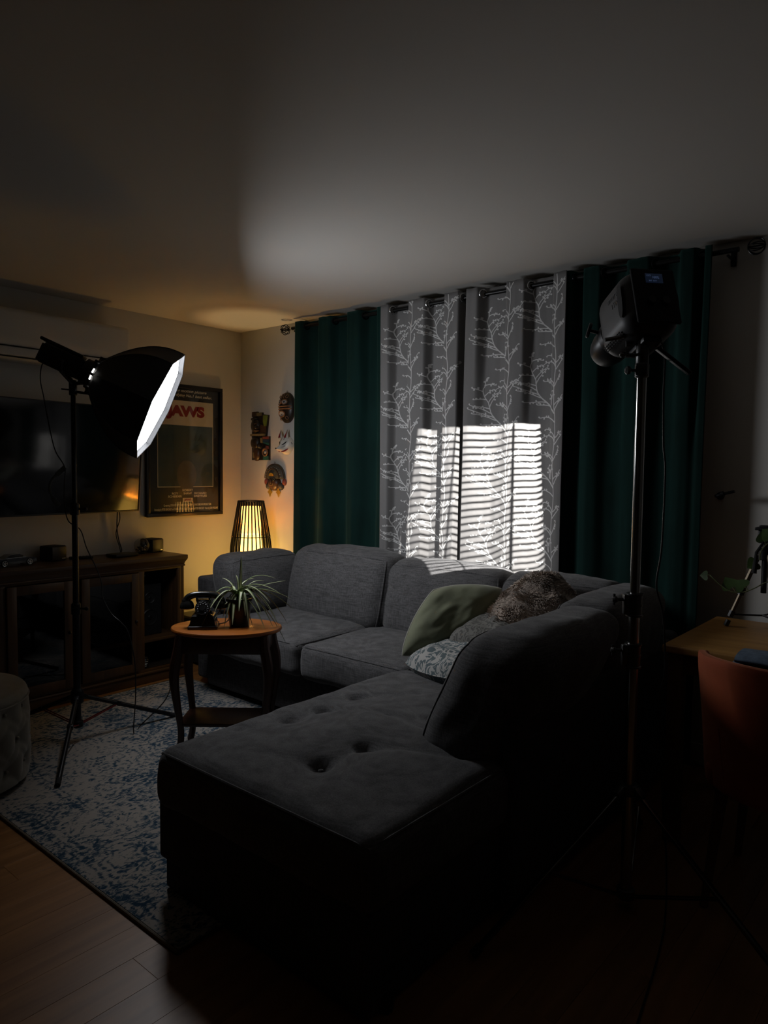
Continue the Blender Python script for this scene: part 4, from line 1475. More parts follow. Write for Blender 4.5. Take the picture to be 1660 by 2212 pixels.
for i in range(26):
    a, r_ = rnd.random() * 6.28, .036 * math.sqrt(rnd.random())
    z_ = CH + .020 + rnd.random() * .034
    lim = math.sqrt(max(0, .042 ** 2 - (z_ - CH - .054) ** 2))
    r_ = min(r_, lim)
    obj('stone', M().sphere((.14 + r_ * math.cos(a), -.945 + r_ * math.sin(a), z_), .0085, 7, 5, (1, .8, .7)), M_STONE, gl)
bx_ = thing('media_box', 'flat black media box on the console in front of the wall cables', 'media box', (.20, -1.12, CH), mw=rotz(.1, (.20, -1.12, CH)))
obj('case', M().box((-.055, -.085, .003), (.055, .085, .022), .006, 2, m=WM[bx_.name]), M_BLK, bx_)
obj('foot', M().box((-.045, -.075, 0), (.045, .075, .004), .001, m=WM[bx_.name]), M_BLKM, bx_)
rm = thing('remote_control', 'black remote control on the console behind the softbox stand', 'remote', (.16, -1.37, CH), mw=rotz(1.2, (.13, -1.36, CH)))
obj('shell', M().box((-.07, -.02, 0), (.07, .02, .016), .006, 2, m=WM[rm.name]), M_BLK, rm)
kb = M()
for i in range(5):
    for j in range(3):
        kb.box((-.05 + i * .02, -.012 + j * .009, .016), (-.042 + i * .02, -.007 + j * .009, .0172), .0004, m=WM[rm.name])
obj('keypad', kb, M_BLKM, rm)

# toy car
car = thing('toy_car', 'black die-cast model car with silver wheels on the console', 'toy car', (.16, -1.80, CH), mw=rotz(.12, (.16, -1.78, CH)))
cw = WM[car.name]
prof = [(-.115, .020), (-.118, .036), (-.105, .046), (-.06, .050), (-.03, .066), (.02, .068), (.05, .052), (.10, .046), (.118, .036), (.118, .020)]
def car_body(w0, w1, pts):
    m = M()
    n = len(pts)
    vs = [cw @ V((w0, y, z)) for y, z in pts] + [cw @ V((w1, y, z)) for y, z in pts]
    m.add(vs, [tuple(range(n)), tuple(range(2 * n - 1, n - 1, -1))] + [(i, n + i, n + (i + 1) % n, (i + 1) % n) for i in range(n)])
    return m
M_CARP = mat('car_paint', (0.008, 0.008, 0.010), .15, coat=.8)
obj('body', car_body(-.042, .042, [(-.115, .016), (-.118, .036), (-.105, .045), (-.06, .048), (.05, .049), (.10, .044), (.118, .035), (.118, .016)]), M_CARP, car)
obj('cabin', car_body(-.034, .034, [(-.07, .047), (-.035, .066), (.02, .068), (.055, .048)]), M_CARP, car)
obj('side_window', M().box((.0335, -.045, .050), (.0352, .038, .062), .0005, m=cw), M_BLK, car)
for sx in (-1, 1):
    for yy in (-.074, .074):
        wh = obj('wheel', M().lathe([(.019, -.006), (.021, -.004), (.021, .004), (.019, .006)], 20, frame(cw @ V((sx * .039, yy, .0212)), cw.to_3x3() @ V((sx, 0, 0)))), M_BLKM, car)
        rimm = M()
        c0 = cw @ V((sx * .0455, yy, .0212))
        dr_ = cw.to_3x3() @ V((0, 1, 0))
        for k in range(5):
            a = k * 2 * PI / 5
            rimm.tube([c0, c0 + (dr_ * math.cos(a) + V((0, 0, 1)) * math.sin(a)) * .014], .0022, 5)
        rimm.torus(.0145, .0016, 18, 5, frame(c0, cw.to_3x3() @ V((1, 0, 0))))
        obj('rim', rimm, M_SLV, wh)

# wall cable right of the console
obj('cable', M().tube(bez([(.03, -.742, .72), (.06, -.735, .70), (.065, -.735, .66), (.03, -.742, .60), (.03, -.742, .50), (.055, -.735, .46), (.06, -.732, .42), (.045, -.735, .36), (.04, -.74, .15), (.04, -.74, .01)], 8), .003, 6),
    M_CABLE, loc=(.04, -.742, 0), label='thin dark cable looping down beside the right end of the console', cat='cable')

# ================================================================= black box table with the rattan lamp
bt = thing('box_table', 'low black box in the corner carrying the slatted lamp', 'side table', (.32, -.33, 0))
obj('body', M().box((.03, -.60, .02), (.60, -.07, .318), .006, 2), M_BLKM, bt)
obj('top', M().box((.025, -.605, .318), (.605, -.065, .340), .005, 2), mat('black_top', (.02, .018, .014), .35), bt)
for a_, b_ in ((.06, -.57), (.57, -.57), (.06, -.10), (.57, -.10)):
    obj('foot', M().lathe([(.018, .0005), (.02, .021)], 10, Matrix.Translation((a_, b_, 0))), M_FOOT, bt)

LX, LY = .425, -.245
M_RAT = mat('black_rattan', (0.006, 0.005, 0.004), .6, var=(60, .4), spec=.25)
M_PAPER = emis('lamp_paper', (1.0, 0.56, 0.095), LAMP_STRENGTH)
def mix_transparent(m, f):
    nt = m.node_tree
    b, out = nt.nodes['Principled BSDF'], nt.nodes['Material Output']
    tr, mx = _n(nt, 'ShaderNodeBsdfTransparent'), _n(nt, 'ShaderNodeMixShader')
    tr.inputs['Color'].default_value = (1, .9, .72, 1)
    mx.inputs['Fac'].default_value = f
    nt.links.new(b.outputs[0], mx.inputs[1])
    nt.links.new(tr.outputs[0], mx.inputs[2])
    nt.links.new(mx.outputs[0], out.inputs['Surface'])
M_TUBE_TOP = emis('lamp_tube_dim_glow', (1.0, 0.62, 0.17), LAMP_STRENGTH * .5)  # weaker glow painted into the upper tube, where less lamp light shows
mix_transparent(M_TUBE_TOP, .55)
lamp = thing('slatted_lamp', 'black slatted lantern lamp glowing yellow in the room corner', 'lamp', (LX, LY, .34))
def lr(z):
    t = (z - .345) / (1.160 - .345)
    # belly low, narrow neck
    pts = [(0, .105), (.18, .135), (.42, .150), (.60, .143), (.72, .130), (.85, .110), (1, .090)]
    for (a, ra), (b, rb) in zip(pts, pts[1:]):
        if t <= b:
            k = (t - a) / (b - a)
            k = k * k * (3 - 2 * k) * .35 + k * .65
            return ra + (rb - ra) * k
    return .09
NS = 30
for i in range(NS):
    a = 2 * PI * i / NS
    pts = []
    for k in range(11):
        z = .350 + (1.155 - .350) * k / 10
        r_ = lr(z)
        pts.append((LX + r_ * math.cos(a), LY + r_ * math.sin(a), z))
    obj('slat', M().tube(pts, .0050, 5), M_RAT, lamp)
for z, rr in ((1.156, .0065), (.905, .0032), (.62, .0032), (.352, .007)):
    obj('hoop', M().torus(lr(z) + (.0 if rr > .005 else .004), rr, 36, 6, Matrix.Translation((LX, LY, z))), M_RAT, lamp)
obj('paper_tube', M().grid(28, 12, lambda a, b: V((LX + (.070 + .016 * math.sin(PI * b)) * math.cos(2 * PI * a), LY + (.070 + .016 * math.sin(PI * b)) * math.sin(2 * PI * a), .36 + .56 * b)), cu=True), M_PAPER, lamp)
obj('added_tube_top', M().grid(28, 6, lambda a, b: V((LX + .070 * math.cos(2 * PI * a), LY + .070 * math.sin(2 * PI * a), .92 + .20 * b)), cu=True), M_TUBE_TOP, lamp)  # added section, partly see-through so the bulb lights the upper walls
obj('base_plate', M().lathe([(.10, .3405), (.10, .350), (0, .350)], 28, Matrix.Translation((LX, LY, 0)), caps=True), M_RAT, lamp)
obj('lamp_holder', M().lathe([(.012, .35), (.012, .60), (.02, .61), (.02, .64)], 14, Matrix.Translation((LX, LY, 0))), M_RAT, lamp)
bl = bpy.data.lights.new('lamp_bulb', 'POINT')
bl.energy = LAMP_BULB_W
bl.color = (1.0, .66, .28)
bl.shadow_soft_size = .03
bo = bpy.data.objects.new('lamp_bulb', bl)
COL.objects.link(bo)
bo.parent = lamp
bo.location = V((0, 0, .79 - .34))

# ================================================================= oval side table with phone and plant
M_CHERRY = wood('cherry_top', (0.25, 0.066, 0.009), (0.40, 0.125, 0.018), rough=.34, scale=5, grain_axis=0, bump=.04, coat=.25)
M_MAHOG = wood('dark_mahogany', (0.030, 0.010, 0.005), (0.060, 0.020, 0.009), rough=.38, scale=5, grain_axis=2, bump=.05)
TA = math.atan2(.645, .764)
TZ = .62
TCX, TCY = 1.655, -1.400
tw = rotz(TA, (TCX, TCY, 0))
st = thing('side_table', 'oval cherry side table with curved dark legs between the sofa and chaise', 'side table', (TCX, TCY, 0), mw=tw)
ea_, eb_ = .268, .196
def oval(sc_, z):
    return [tw @ V((ea_ * sc_ * math.cos(2 * PI * i / 56), eb_ * sc_ * math.sin(2 * PI * i / 56), z)) for i in range(56)]
rings = [oval(.955, TZ - .020), oval(.985, TZ - .018), oval(1.0, TZ - .012), oval(1.0, TZ - .006), oval(.99, TZ - .001), oval(.975, TZ)]
m = M()
m.add([p for r in rings for p in r], [(i * 56 + j, i * 56 + (j + 1) % 56, (i + 1) * 56 + (j + 1) % 56, (i + 1) * 56 + j) for i in range(5) for j in range(56)] + [tuple(range(5 * 56, 6 * 56)), tuple(range(55, -1, -1))])
obj('tabletop', m, M_CHERRY, st, smooth=30)
ax_, ay_ = .200, .110
for lo, hi in (((-ax_, -ay_ - .009, TZ - .110), (ax_, -ay_ + .009, TZ - .02)), ((-ax_, ay_ - .009, TZ - .110), (ax_, ay_ + .009, TZ - .02)), ((-ax_ - .009, -ay_, TZ - .110), (-ax_ + .009, ay_, TZ - .02)), ((ax_ - .009, -ay_, TZ - .110), (ax_ + .009, ay_, TZ - .02))):
    obj('apron', M().box(lo, hi, .002, m=tw), M_MAHOG, st)
for sx in (-1, 1):
    for sy in (-1, 1):
        dx_, dy_ = sx * .87, sy * .49
        path, rad = [], []
        for z, o, r_ in ((TZ - .02, .000, .020), (TZ - .09, .006, .024), (TZ - .16, .020, .026), (TZ - .24, .026, .023), (TZ - .36, .012, .018), (TZ - .47, -.004, .0155), (TZ - .55, -.002, .016), (.018, .012, .017), (.0112, .016, .015)):
            path.append(tw @ V((sx * ax_ + dx_ * o, sy * ay_ + dy_ * o, z)))
            rad.append(r_)
        pp = bez(path, 4)
        rr_ = []
        for i in range(len(pp)):
            f = i / 4
            k = min(len(rad) - 2, int(f))
            rr_.append(rad[k] + (rad[k + 1] - rad[k]) * (f - k))
        obj('leg', M().tube(pp, rr_, 8), M_MAHOG, st)
obj('lower_shelf', M().box((-ax_ - .01, -ay_ - .01, .160), (ax_ + .01, ay_ + .01, .176), .003, m=tw), M_MAHOG, st)

# rotary telephone
PX = tw @ V((-.105, -.030, TZ))
M_BAKE = mat('black_bakelite', (0.010, 0.010, 0.010), .22, spec=.6, bump=(60, .05))
ph = thing('rotary_phone', 'black vintage rotary telephone on the side table', 'telephone', PX, mw=rotz(TA + .12, PX))
pw = WM[ph.name]     # local -y towards the camera
def frustum(name, x0, y0, x1, y1, z0, z1, sh=0, r=None):
    m = M()
    vs = [pw @ V(p) for p in ((-x0, -y0, z0), (x0, -y0, z0), (x0, y0, z0), (-x0, y0, z0), (-x1, -y1 + sh, z1), (x1, -y1 + sh, z1), (x1, y1 + sh, z1), (-x1, y1 + sh, z1))]
    m.add(vs, [(3, 2, 1, 0), (4, 5, 6, 7), (0, 1, 5, 4), (1, 2, 6, 5), (2, 3, 7, 6), (3, 0, 4, 7)])
    return m
obj('base', M().box((-.068, -.062, 0), (.068, .062, .016), .003, 2, m=pw), M_BAKE, ph)
obj('body', frustum('b', .062, .056, .050, .048, .016, .062), M_BAKE, ph, smooth=0)
obj('shoulder', frustum('b', .052, .050, .030, .030, .062, .072, .004), M_BAKE, ph, smooth=0)
up_ = M()
up_.grid(10, 9, lambda a, b: pw @ V(((.046 - .022 * math.sin(PI * min(1, b * 1.0)) * .5 - .008 * b) * math.cos(2 * PI * a), .006 + (.036 - .010 * b) * math.sin(2 * PI * a), .068 + .062 * b)), cu=True)
obj('column', up_, M_BAKE, ph)
dn = pw.to_3x3() @ V((0, -.86, .50))
dc = pw @ V((0, -.036, .100))
dial = obj('dial', M().lathe([(.036, -.012), (.036, .003), (.033, .005), (.0, .005)], 28, frame(dc, dn, pw.to_3x3() @ V((1, 0, 0)))), M_BAKE, ph)
df = frame(dc, dn, pw.to_3x3() @ V((1, 0, 0)))
obj('dial_rim', M().torus(.034, .0025, 28, 6, df @ Matrix.Translation((0, 0, .005))), M_BAKE, dial)
obj('dial_hub', M().lathe([(.015, .005), (.014, .009), (0, .009)], 20, df).torus(.015, .0018, 20, 5, df @ Matrix.Translation((0, 0, .008))), M_BAKE, dial)
for k in range(10):
    a = math.radians(-60 + k * 30)
    obj('finger_hole', M().torus(.0052, .0013, 12, 5, df @ Matrix.Translation((.0245 * math.cos(a), .0245 * math.sin(a), .006))), M_BAKE, dial)
obj('cradle', M().box((-.030, -.02, .128), (.030, .02, .136), .003, m=pw).box((-.034, -.022, .134), (-.026, .022, .150), .003, m=pw).box((.026, -.022, .134), (.034, .022, .150), .003, m=pw), M_BAKE, ph)
hs = M()
hp = [(-.081, 0, .118), (-.080, 0, .132), (-.070, 0, .147), (-.045, 0, .157), (0, 0, .161), (.045, 0, .157), (.070, 0, .147), (.080, 0, .132), (.081, 0, .118)]
hs.tube([pw @ p for p in bez(hp, 5)], [.021 if (i < 6 or i > 34) else (.0140 + .006 * abs(i - 20) / 20) for i in range(41)], 12)
hand = obj('handset', hs, M_BAKE, ph)
for s in (-1, 1):
    obj('ear_cap', M().lathe([(.021, .130), (.030, .118), (.034, .104), (.034, .095), (.027, .091), (0, .091)], 20, pw @ Matrix.Translation((s * .078, 0, 0))), M_BAKE, hand)
# short curled table cable
cb = tw @ V((0, 0, TZ + .003))
obj('cable', M().tube(bez([tw @ V((-.055, .03, TZ + .004)), tw @ V((-.02, .07, TZ + .004)), tw @ V((.0, .085, TZ + .03)), tw @ V((-.012, .09, TZ + .012)), tw @ V((.01, .06, TZ + .004)), tw @ V((.03, .02, TZ + .004))], 8), .0025, 6),
    M_CABLE, loc=cb, label='thin black cord lying on the side table between phone and plant pot', cat='cable')

# spider plant
PP = tw @ V((.058, .012, TZ))
pl = thing('spider_plant', 'variegated spider plant in a black pot on the side table', 'plant', PP)
M_POT = mat('black_pot', (0.009, 0.009, 0.010), .3)
M_SOIL = mat('soil', (0.035, 0.022, 0.014), .95, var=(60, .5), bump=(80, .6))
obj('pot', M().lathe([(.044, .0), (.047, .003), (.060, .125), (.064, .1255), (.064, .138), (.060, .138), (.057, .12), (.055, .118)], 32, Matrix.Translation(PP)), M_POT, pl)
obj('soil', M().lathe([(.056, .119), (.03, .124), (0, .125)], 20, Matrix.Translation(PP), caps=False), M_SOIL, pl)
M_LEAF = mat('leaf_green', (0.15, 0.21, 0.075), .5, var=(30, .25))
M_LEAFW = mat('leaf_cream_stripe', (0.62, 0.62, 0.42), .5)
R2 = V((.764, .645, 0)); F2 = V((-.645, .764, 0))      # across and away from the camera side
def leaf(tip_r, tip_up, tip_f, peak, wd, root=(0, 0), twist=0.0, stripe=True, kink=None):
    """ribbon leaf from the crown to a tip given as across/up/away offsets, arching over peak"""
    root3 = PP + R2 * root[0] + F2 * root[1] + V((0, 0, .125))
    tip = PP + R2 * tip_r + F2 * tip_f + V((0, 0, .125 + tip_up))
    pk = root3.lerp(tip, .42) if kink is None else root3.lerp(tip, kink)
    pk.z = root3.z + peak
    pts = []
    n = 16
    q1 = root3 + V((0, 0, peak * .62)) + (tip - root3) * .10
    for i in range(n + 1):
        t = i / n
        c0 = root3.lerp(q1, t); c1 = q1.lerp(pk, t); c2 = pk.lerp(tip, t)
        d0 = c0.lerp(c1, t); d1 = c1.lerp(c2, t)
        pts.append(d0.lerp(d1, t))
    m = M(); ms = M()
    vs, fs, sv, sf = [], [], [], []
    for i, p in enumerate(pts):
        t = i / n
        tg = (pts[min(n, i + 1)] - pts[max(0, i - 1)]).normalized()
        sd = tg.cross(V((0, 0, 1)))
        if sd.length < .15:
            sd = sd + R2 * .4
        sd = (sd - tg * sd.dot(tg)).normalized()
        up = sd.cross(tg)
        if up.z < 0 and abs(up.z) > .2:
            up = -up
        wv = wd * (min(1, .45 + t * 3) * (1 - t) ** .38 + .06)
        vs += [p - sd * wv + up * wv * .45, p, p + sd * wv + up * wv * .45]
        sv += [p - sd * wv * .40 + up * (wv * .18 + .0006), p + up * .0007, p + sd * wv * .40 + up * (wv * .18 + .0006),
               p - sd * wv * .40 + up * (wv * .18 - .0006), p - up * .0007, p + sd * wv * .40 + up * (wv * .18 - .0006)]
    for i in range(n):
        a, b = i * 3, (i + 1) * 3
        fs += [(a, a + 1, b + 1, b), (a + 1, a + 2, b + 2, b + 1)]
        a, b = i * 6, (i + 1) * 6
        sf += [(a, a + 1, b + 1, b), (a + 1, a + 2, b + 2, b + 1), (a + 3, b + 3, b + 4, a + 4), (a + 4, b + 4, b + 5, a + 5)]
    o = obj('leaf', m.add(vs, fs), M_LEAF, pl, smooth=180)
    if stripe:
        obj('pale_stripe', ms.add(sv, sf), M_LEAFW, o, smooth=180)
W_ = .0098
# read from the photograph as offsets in metres: across, up, away
for L_ in ((-.185, -.09, -.05, .130, W_), (-.13, -.02, -.03, .075, W_), (-.16, -.21, -.10, .115, W_), (-.12, -.12, -.08, .05, W_ * .9),
           (-.055, -.14, -.08, .085, W_), (-.012, -.10, -.10, .075, W_ * 1.1), (.04, -.06, -.08, .095, W_), (.01, .215, .0, .16, W_ * .8),
           (-.018, .12, .02, .10, W_ * .7), (-.095, .10, .06, .09, W_ * .8), (.15, .105, .03, .145, W_ * .8), (.175, .04, -.02, .115, W_),
           (.215, .005, .03, .085, W_ * 1.05), (.225, -.055, .06, .105, W_), (.15, -.15, -.05, .09, W_), (.175, -.19, -.04, .115, W_),
           (.20, -.21, .0, .08, W_), (.12, -.13, -.08, .055, W_ * .9), (.13, -.18, .04, .07, W_ * .8), (.07, -.17, -.07, .05, W_ * .7),
           (.10, .09, .05, .10, W_ * .8), (.055, .10, .06, .10, W_ * .7), (.19, .09, .06, .07, W_ * .8), (-.06, .03, .08, .09, W_ * .8),
           (.03, .06, -.02, .06, W_ * .7), (-.03, .05, -.03, .055, W_ * .7), (.08, -.02, .09, .09, W_ * .8), (-.09, -.10, .05, .07, W_ * .8),
           (-.10, -.05, -.09, .10, W_), (.06, -.11, -.11, .10, W_), (.11, -.05, -.10, .11, W_ * 1.1), (.16, -.08, -.03, .125, W_), (-.14, -.10, .0, .11, W_), (.14, .0, -.06, .12, W_), (.02, -.03, -.12, .09, W_), (.205, -.12, .02, .12, W_)):
    rr0 = random.Random(int(L_[0] * 1000) + 500)
    leaf(L_[0] * (1.15 if L_[0] > 0 else 1.02), L_[1] if L_[0] > .18 else max(L_[1], -.118), L_[2], L_[3], L_[4], (rr0.uniform(-.02, .02), rr0.uniform(-.02, .02)))

# ================================================================= tufted ottoman at the left edge
M_OTT = mat('ottoman_velvet', (0.20, 0.185, 0.155), .85, sheen=.35, var=(8, .15), bump=(250, .15, .002))
OX, OY, OR, OH = 1.11, -2.455, .315, .43
ot = thing('tufted_ottoman', 'round beige tufted ottoman at the left edge beside the light stand', 'ottoman', (OX, OY, .0105))
def ott(a, b):
    th = a * 2 * PI
    # b: 0 bottom side -> .7 top edge -> 1 centre of lid
    if b < .70:
        t = b / .70
        z = .03 + (OH - .055 - .03) * t
        r_ = OR * (1 + .035 * math.sin(PI * t))
        # diamond tufts on the side
        col = th / (2 * PI) * 14
        d = 0
        for row in range(3):
            zc = .10 + row * .12
            c = col + (.5 if row % 2 else 0)
            dc_ = abs(c - round(c)) * 2 * PI / 14 * OR
            d += .022 * math.exp(-(dc_ ** 2 + (z - zc) ** 2) / .0016)
            for s in (-1, 1):   # pleats to the next row
                sl = dc_ - abs(z - zc) * 1.05
                if 0 < (z - zc) < .12 or -.12 < (z - zc) < 0:
                    d += .006 * math.exp(-(sl ** 2) / .00012) * .5
        r_ -= d
    elif b < .80:
        t = (b - .70) / .10
        r_ = OR - .03 * (1 - math.cos(t * PI / 2)) ; z = OH - .055 + .045 * math.sin(t * PI / 2)
    else:
        t = (b - .80) / .20
        r_ = (OR - .03) * (1 - t)
        z = OH - .010 + .022 * math.sin(t * PI / 2)
    return V((OX + r_ * math.cos(th), OY + r_ * math.sin(th), z + .0105))
obj('upholstery', M().grid(168, 60, ott, cu=True), M_OTT, ot, smooth=180)
obj('seam', M().torus(OR + .001, .004, 60, 6, Matrix.Translation((OX, OY, OH - .045))), M_OTT, ot)
for row in range(3):
    for k in range(14):
        th = (k + (.5 if row % 2 else 0)) / 14 * 2 * PI
        zc = .10 + row * .12
        rr_ = OR * (1 + .035 * math.sin(PI * (zc - .03) / (OH - .085))) - .018
        obj('button', M().sphere((OX + rr_ * math.cos(th), OY + rr_ * math.sin(th), zc + .0105), .008, 8, 6), M_OTT, ot)
for k in range(4):
    a = PI / 4 + k * PI / 2
    obj('foot', M().lathe([(.016, .0108), (.02, .045)], 10, Matrix.Translation((OX + .2 * math.cos(a), OY + .2 * math.sin(a), 0))), M_FOOT, ot)
# ================================================================= softbox light on its black stand
M_STB = mat('stand_black_metal', (0.012, 0.012, 0.013), .38, metal=.5)
M_RED = mat('red_brace', (0.16, 0.010, 0.012), .45, metal=.4)
M_FAB = mat('softbox_cloth', (0.008, 0.008, 0.009), .62, bump=(260, .2, .002))
M_RIBM = mat('softbox_seam', (0.018, 0.018, 0.020), .6)
M_DIFF = emis('softbox_front_cloth', (0.92, 0.95, 1.0), SOFTBOX_STRENGTH)
M_LEAK = emis('softbox_inner_glow', (1.0, .96, .88), 6.0)

PLX, PLY = 1.030, -1.842
ls = thing('light_stand', 'black tripod light stand with red braces standing on the rug under the softbox', 'light stand', (PLX, PLY, .0105))
obj('lower_tube', M().tube([(PLX, PLY, .10), (PLX, PLY, .70)], .0175, 14), M_STB, ls)
obj('middle_tube', M().tube([(PLX, PLY, .68), (PLX, PLY, 1.19)], .0145, 14), M_STB, ls)
obj('upper_tube', M().tube([(PLX, PLY, 1.17), (PLX, PLY, 1.755)], .0115, 14), M_STB, ls)
for z in (.685, 1.18):
    c = obj('collar', M().lathe([(.0175, -.03), (.023, -.026), (.023, .022), (.016, .03)], 16, Matrix.Translation((PLX, PLY, z))), M_STB, ls)
    obj('clamp_knob', M().tube([(PLX + .015, PLY + .012, z), (PLX + .036, PLY + .030, z)], .0055, 8).sphere((PLX + .041, PLY + .034, z), .010, 10, 6), M_STB, c)
hub = obj('upper_hub', M().lathe([(.018, .205), (.030, .212), (.030, .268), (.02, .285)], 16, Matrix.Translation((PLX, PLY, 0))), M_STB, ls)
obj('lower_hub', M().lathe([(.018, .085), (.026, .090), (.026, .118), (.018, .122)], 16, Matrix.Translation((PLX, PLY, 0))), M_STB, ls)
feet = [(1.074, -1.321), (1.458, -2.145), (.556, -2.066)]
for fx_, fy_ in feet:
    d = V((fx_ - PLX, fy_ - PLY, 0)); L_ = d.length; d.normalize()
    a = V((PLX, PLY, .238)) + d * .032
    b = V((PLX, PLY, .0225)) + d * L_
    lg = obj('leg', M().tube([a, b], .0115, 10), M_STB, ls)
    obj('rubber_foot', M().tube([b - (b - a).normalized() * .028, b + (b - a).normalized() * .006], .0125, 10), M_BLKM, lg)
    mid_ = a.lerp(b, .36)
    lo_ = V((PLX, PLY, .104)) + d * .026
    sd = V((-d.y, d.x, 0)) * .008
    for s in (-1, 1):
        obj('brace', M().tube([lo_ + sd * s, mid_ + sd * s], .0032, 6), M_RED, lg)
    obj('brace_joint', M().box((-.012, -.014, -.010), (.012, .014, .010), .003, m=frame(mid_, (b - a), (0, 0, 1))), M_STB, lg)
    obj('hub_joint', M().box((-.012, -.012, -.018), (.012, .012, .016), .003, m=frame(a, (b - a), (0, 0, 1))), M_STB, lg)

SBA = V((.590, .694, -.412)).normalized()
RC = V((1.123, -1.779, 1.829))
SF = frame(RC, SBA, (0, 0, 1))
sbx = thing('softbox_light', 'studio lamp with black octagonal softbox glowing white on the left stand', 'studio light', (PLX, PLY, 1.755))
# lamp head
obj('body', M().box((-.052, -.048, -.255), (.050, .048, -.055), .012, 3, m=SF), M_STB, sbx)
obj('top_fin', M().box((.050, -.040, -.285), (.066, .040, -.075), .006, 2, m=SF), M_STB, sbx)
obj('rear_panel', M().box((-.045, -.044, -.264), (.040, .044, -.253), .004, 2, m=SF), M_BLKM, sbx)
obj('mount_collar', M().lathe([(.050, -.058), (.064, -.052), (.064, -.020), (.072, -.016), (.072, -.004)], 28, SF), M_STB, sbx)
ring = obj('speed_ring', M().torus(.080, .007, 36, 8, SF).torus(.070, .005, 36, 8, SF @ Matrix.Translation((0, 0, -.010))), M_STB, sbx)
for k in range(8):
    a = k * PI / 4
    obj('rod_socket', M().box((.070, -.007, -.012), (.098, .007, .018), .003, m=SF @ Matrix.Rotation(a, 4, 'Z')), M_STB, ring)
# yoke to the stand
y0_ = SF @ V((-.008, 0, -.150))
for s in (-1, 1):
    pv = SF @ V((-.008, s * .056, -.150))
    obj('yoke_arm', M().tube([pv, pv + V((0, 0, -.045)), V((PLX, PLY, 1.792)) + (pv - y0_) * .35], .0085, 8), M_STB, sbx)
    obj('yoke_bolt', M().lathe([(.016, 0), (.016, .012), (.010, .016)], 14, frame(pv, (pv - y0_), (0, 0, 1))), M_STB, sbx)
obj('receiver', M().lathe([(.016, 1.735), (.019, 1.738), (.019, 1.80), (.014, 1.808)], 16, Matrix.Translation((PLX, PLY, 0))), M_STB, sbx)
obj('tilt_handle', M().tube(bez([(PLX, PLY, 1.79), (PLX + .045, PLY + .03, 1.795), (PLX + .075, PLY + .05, 1.785)]), .009, 8).box((PLX + .055, PLY + .030, 1.742), (PLX + .095, PLY + .066, 1.80), .006, 2), M_STB, sbx)
obj('lock_knob', M().tube([(PLX - .015, PLY - .012, 1.762), (PLX - .045, PLY - .036, 1.766)], .004, 6).tube([(PLX + .012, PLY + .01, 1.752), (PLX + .062, PLY + .046, 1.744)], .0065, 8), M_STB, sbx)

# octagonal shell
DEP, RF, R0 = .310, .280, .082
def sb_r(t):
    return R0 + (RF - R0) * (1 - (1 - min(1, t)) ** 2.1)
def sb_pt(k, t, off=0.0):
    """k in 0..8 around (vertices at integers), t 0..1 depth"""
    i = math.floor(k); f = k - i
    a0, a1 = i * PI / 4, (i + 1) * PI / 4
    r_ = sb_r(t) + off
    p = V((r_ * math.cos(a0), r_ * math.sin(a0), 0)).lerp(V((r_ * math.cos(a1), r_ * math.sin(a1), 0)), f)
    p *= 1 - .035 * math.sin(PI * f) * math.sin(PI * min(1, t))
    return SF @ V((p.x, p.y, .004 + DEP * t))
for k in range(8):
    pn = M().grid(9, 14, lambda a, b, k=k: sb_pt(k + a * .9999, b * 1.075))
    o = obj('cloth_panel', pn, M_FAB, sbx, smooth=80)
    obj('seam', M().tube([sb_pt(k, i / 14 * 1.06, .0015) for i in range(15)], .0022, 5), M_RIBM, o)
obj('front_cloth', M().grid(41, 8, lambda a, b: SF @ (V((math.cos(int(a * 8) * PI / 4), math.sin(int(a * 8) * PI / 4), 0)).lerp(V((math.cos((int(a * 8) + 1) * PI / 4), math.sin((int(a * 8) + 1) * PI / 4), 0)), a * 8 - int(a * 8)) * (RF * .985 * max(.001, b)) + V((0, 0, DEP + .004 + .006 * math.sin(6 * a * PI) * b * (1 - b) + .010 * (1 - b * b))))), M_DIFF, sbx, smooth=80)
obj('front_hem', M().tube([sb_pt(k * .5, 1.075, .001) for k in range(16)], .0035, 6, closed=True), M_RIBM, sbx)
# the slits at the back ring where the lamp shows through
camdir = SF.inverted().to_3x3() @ (V((4.444, -3.53, 1.381)) - RC)
ca = math.atan2(camdir.y, camdir.x)
for a0, a1 in ((-.34, -.04), (.02, .30)):
    obj('vent_slit', M().grid(8, 2, lambda a, b, a0=a0, a1=a1: SF @ V(((.0865 + .005 * b) * math.cos(ca + a0 + (a1 - a0) * a), (.0865 + .005 * b) * math.sin(ca + a0 + (a1 - a0) * a), .0015 + .008 * b))), M_LEAK, sbx)
# brand lettering on the panel that faces the room, upside down
kf = (ca / (PI / 4)) % 8
ki = int(kf)
p00, p10, p01 = sb_pt(ki + .5, .62, .002), sb_pt(ki + .9, .62, .002), sb_pt(ki + .5, .75, .002)
tz_ = (p01 - p00).normalized()
tx_ = (p10 - p00).normalized()
tn_ = tx_.cross(tz_)
if tn_.dot(V((4.444, -3.53, 1.381)) - p00) < 0:
    tn_ = -tn_
bm_ = frame(p00 + tn_ * .004, tn_, tz_)
tm = text_mesh('amaran', .045)
obj('brand_lettering', tm.xf(bm_), M_RIBM, sbx, smooth=0)

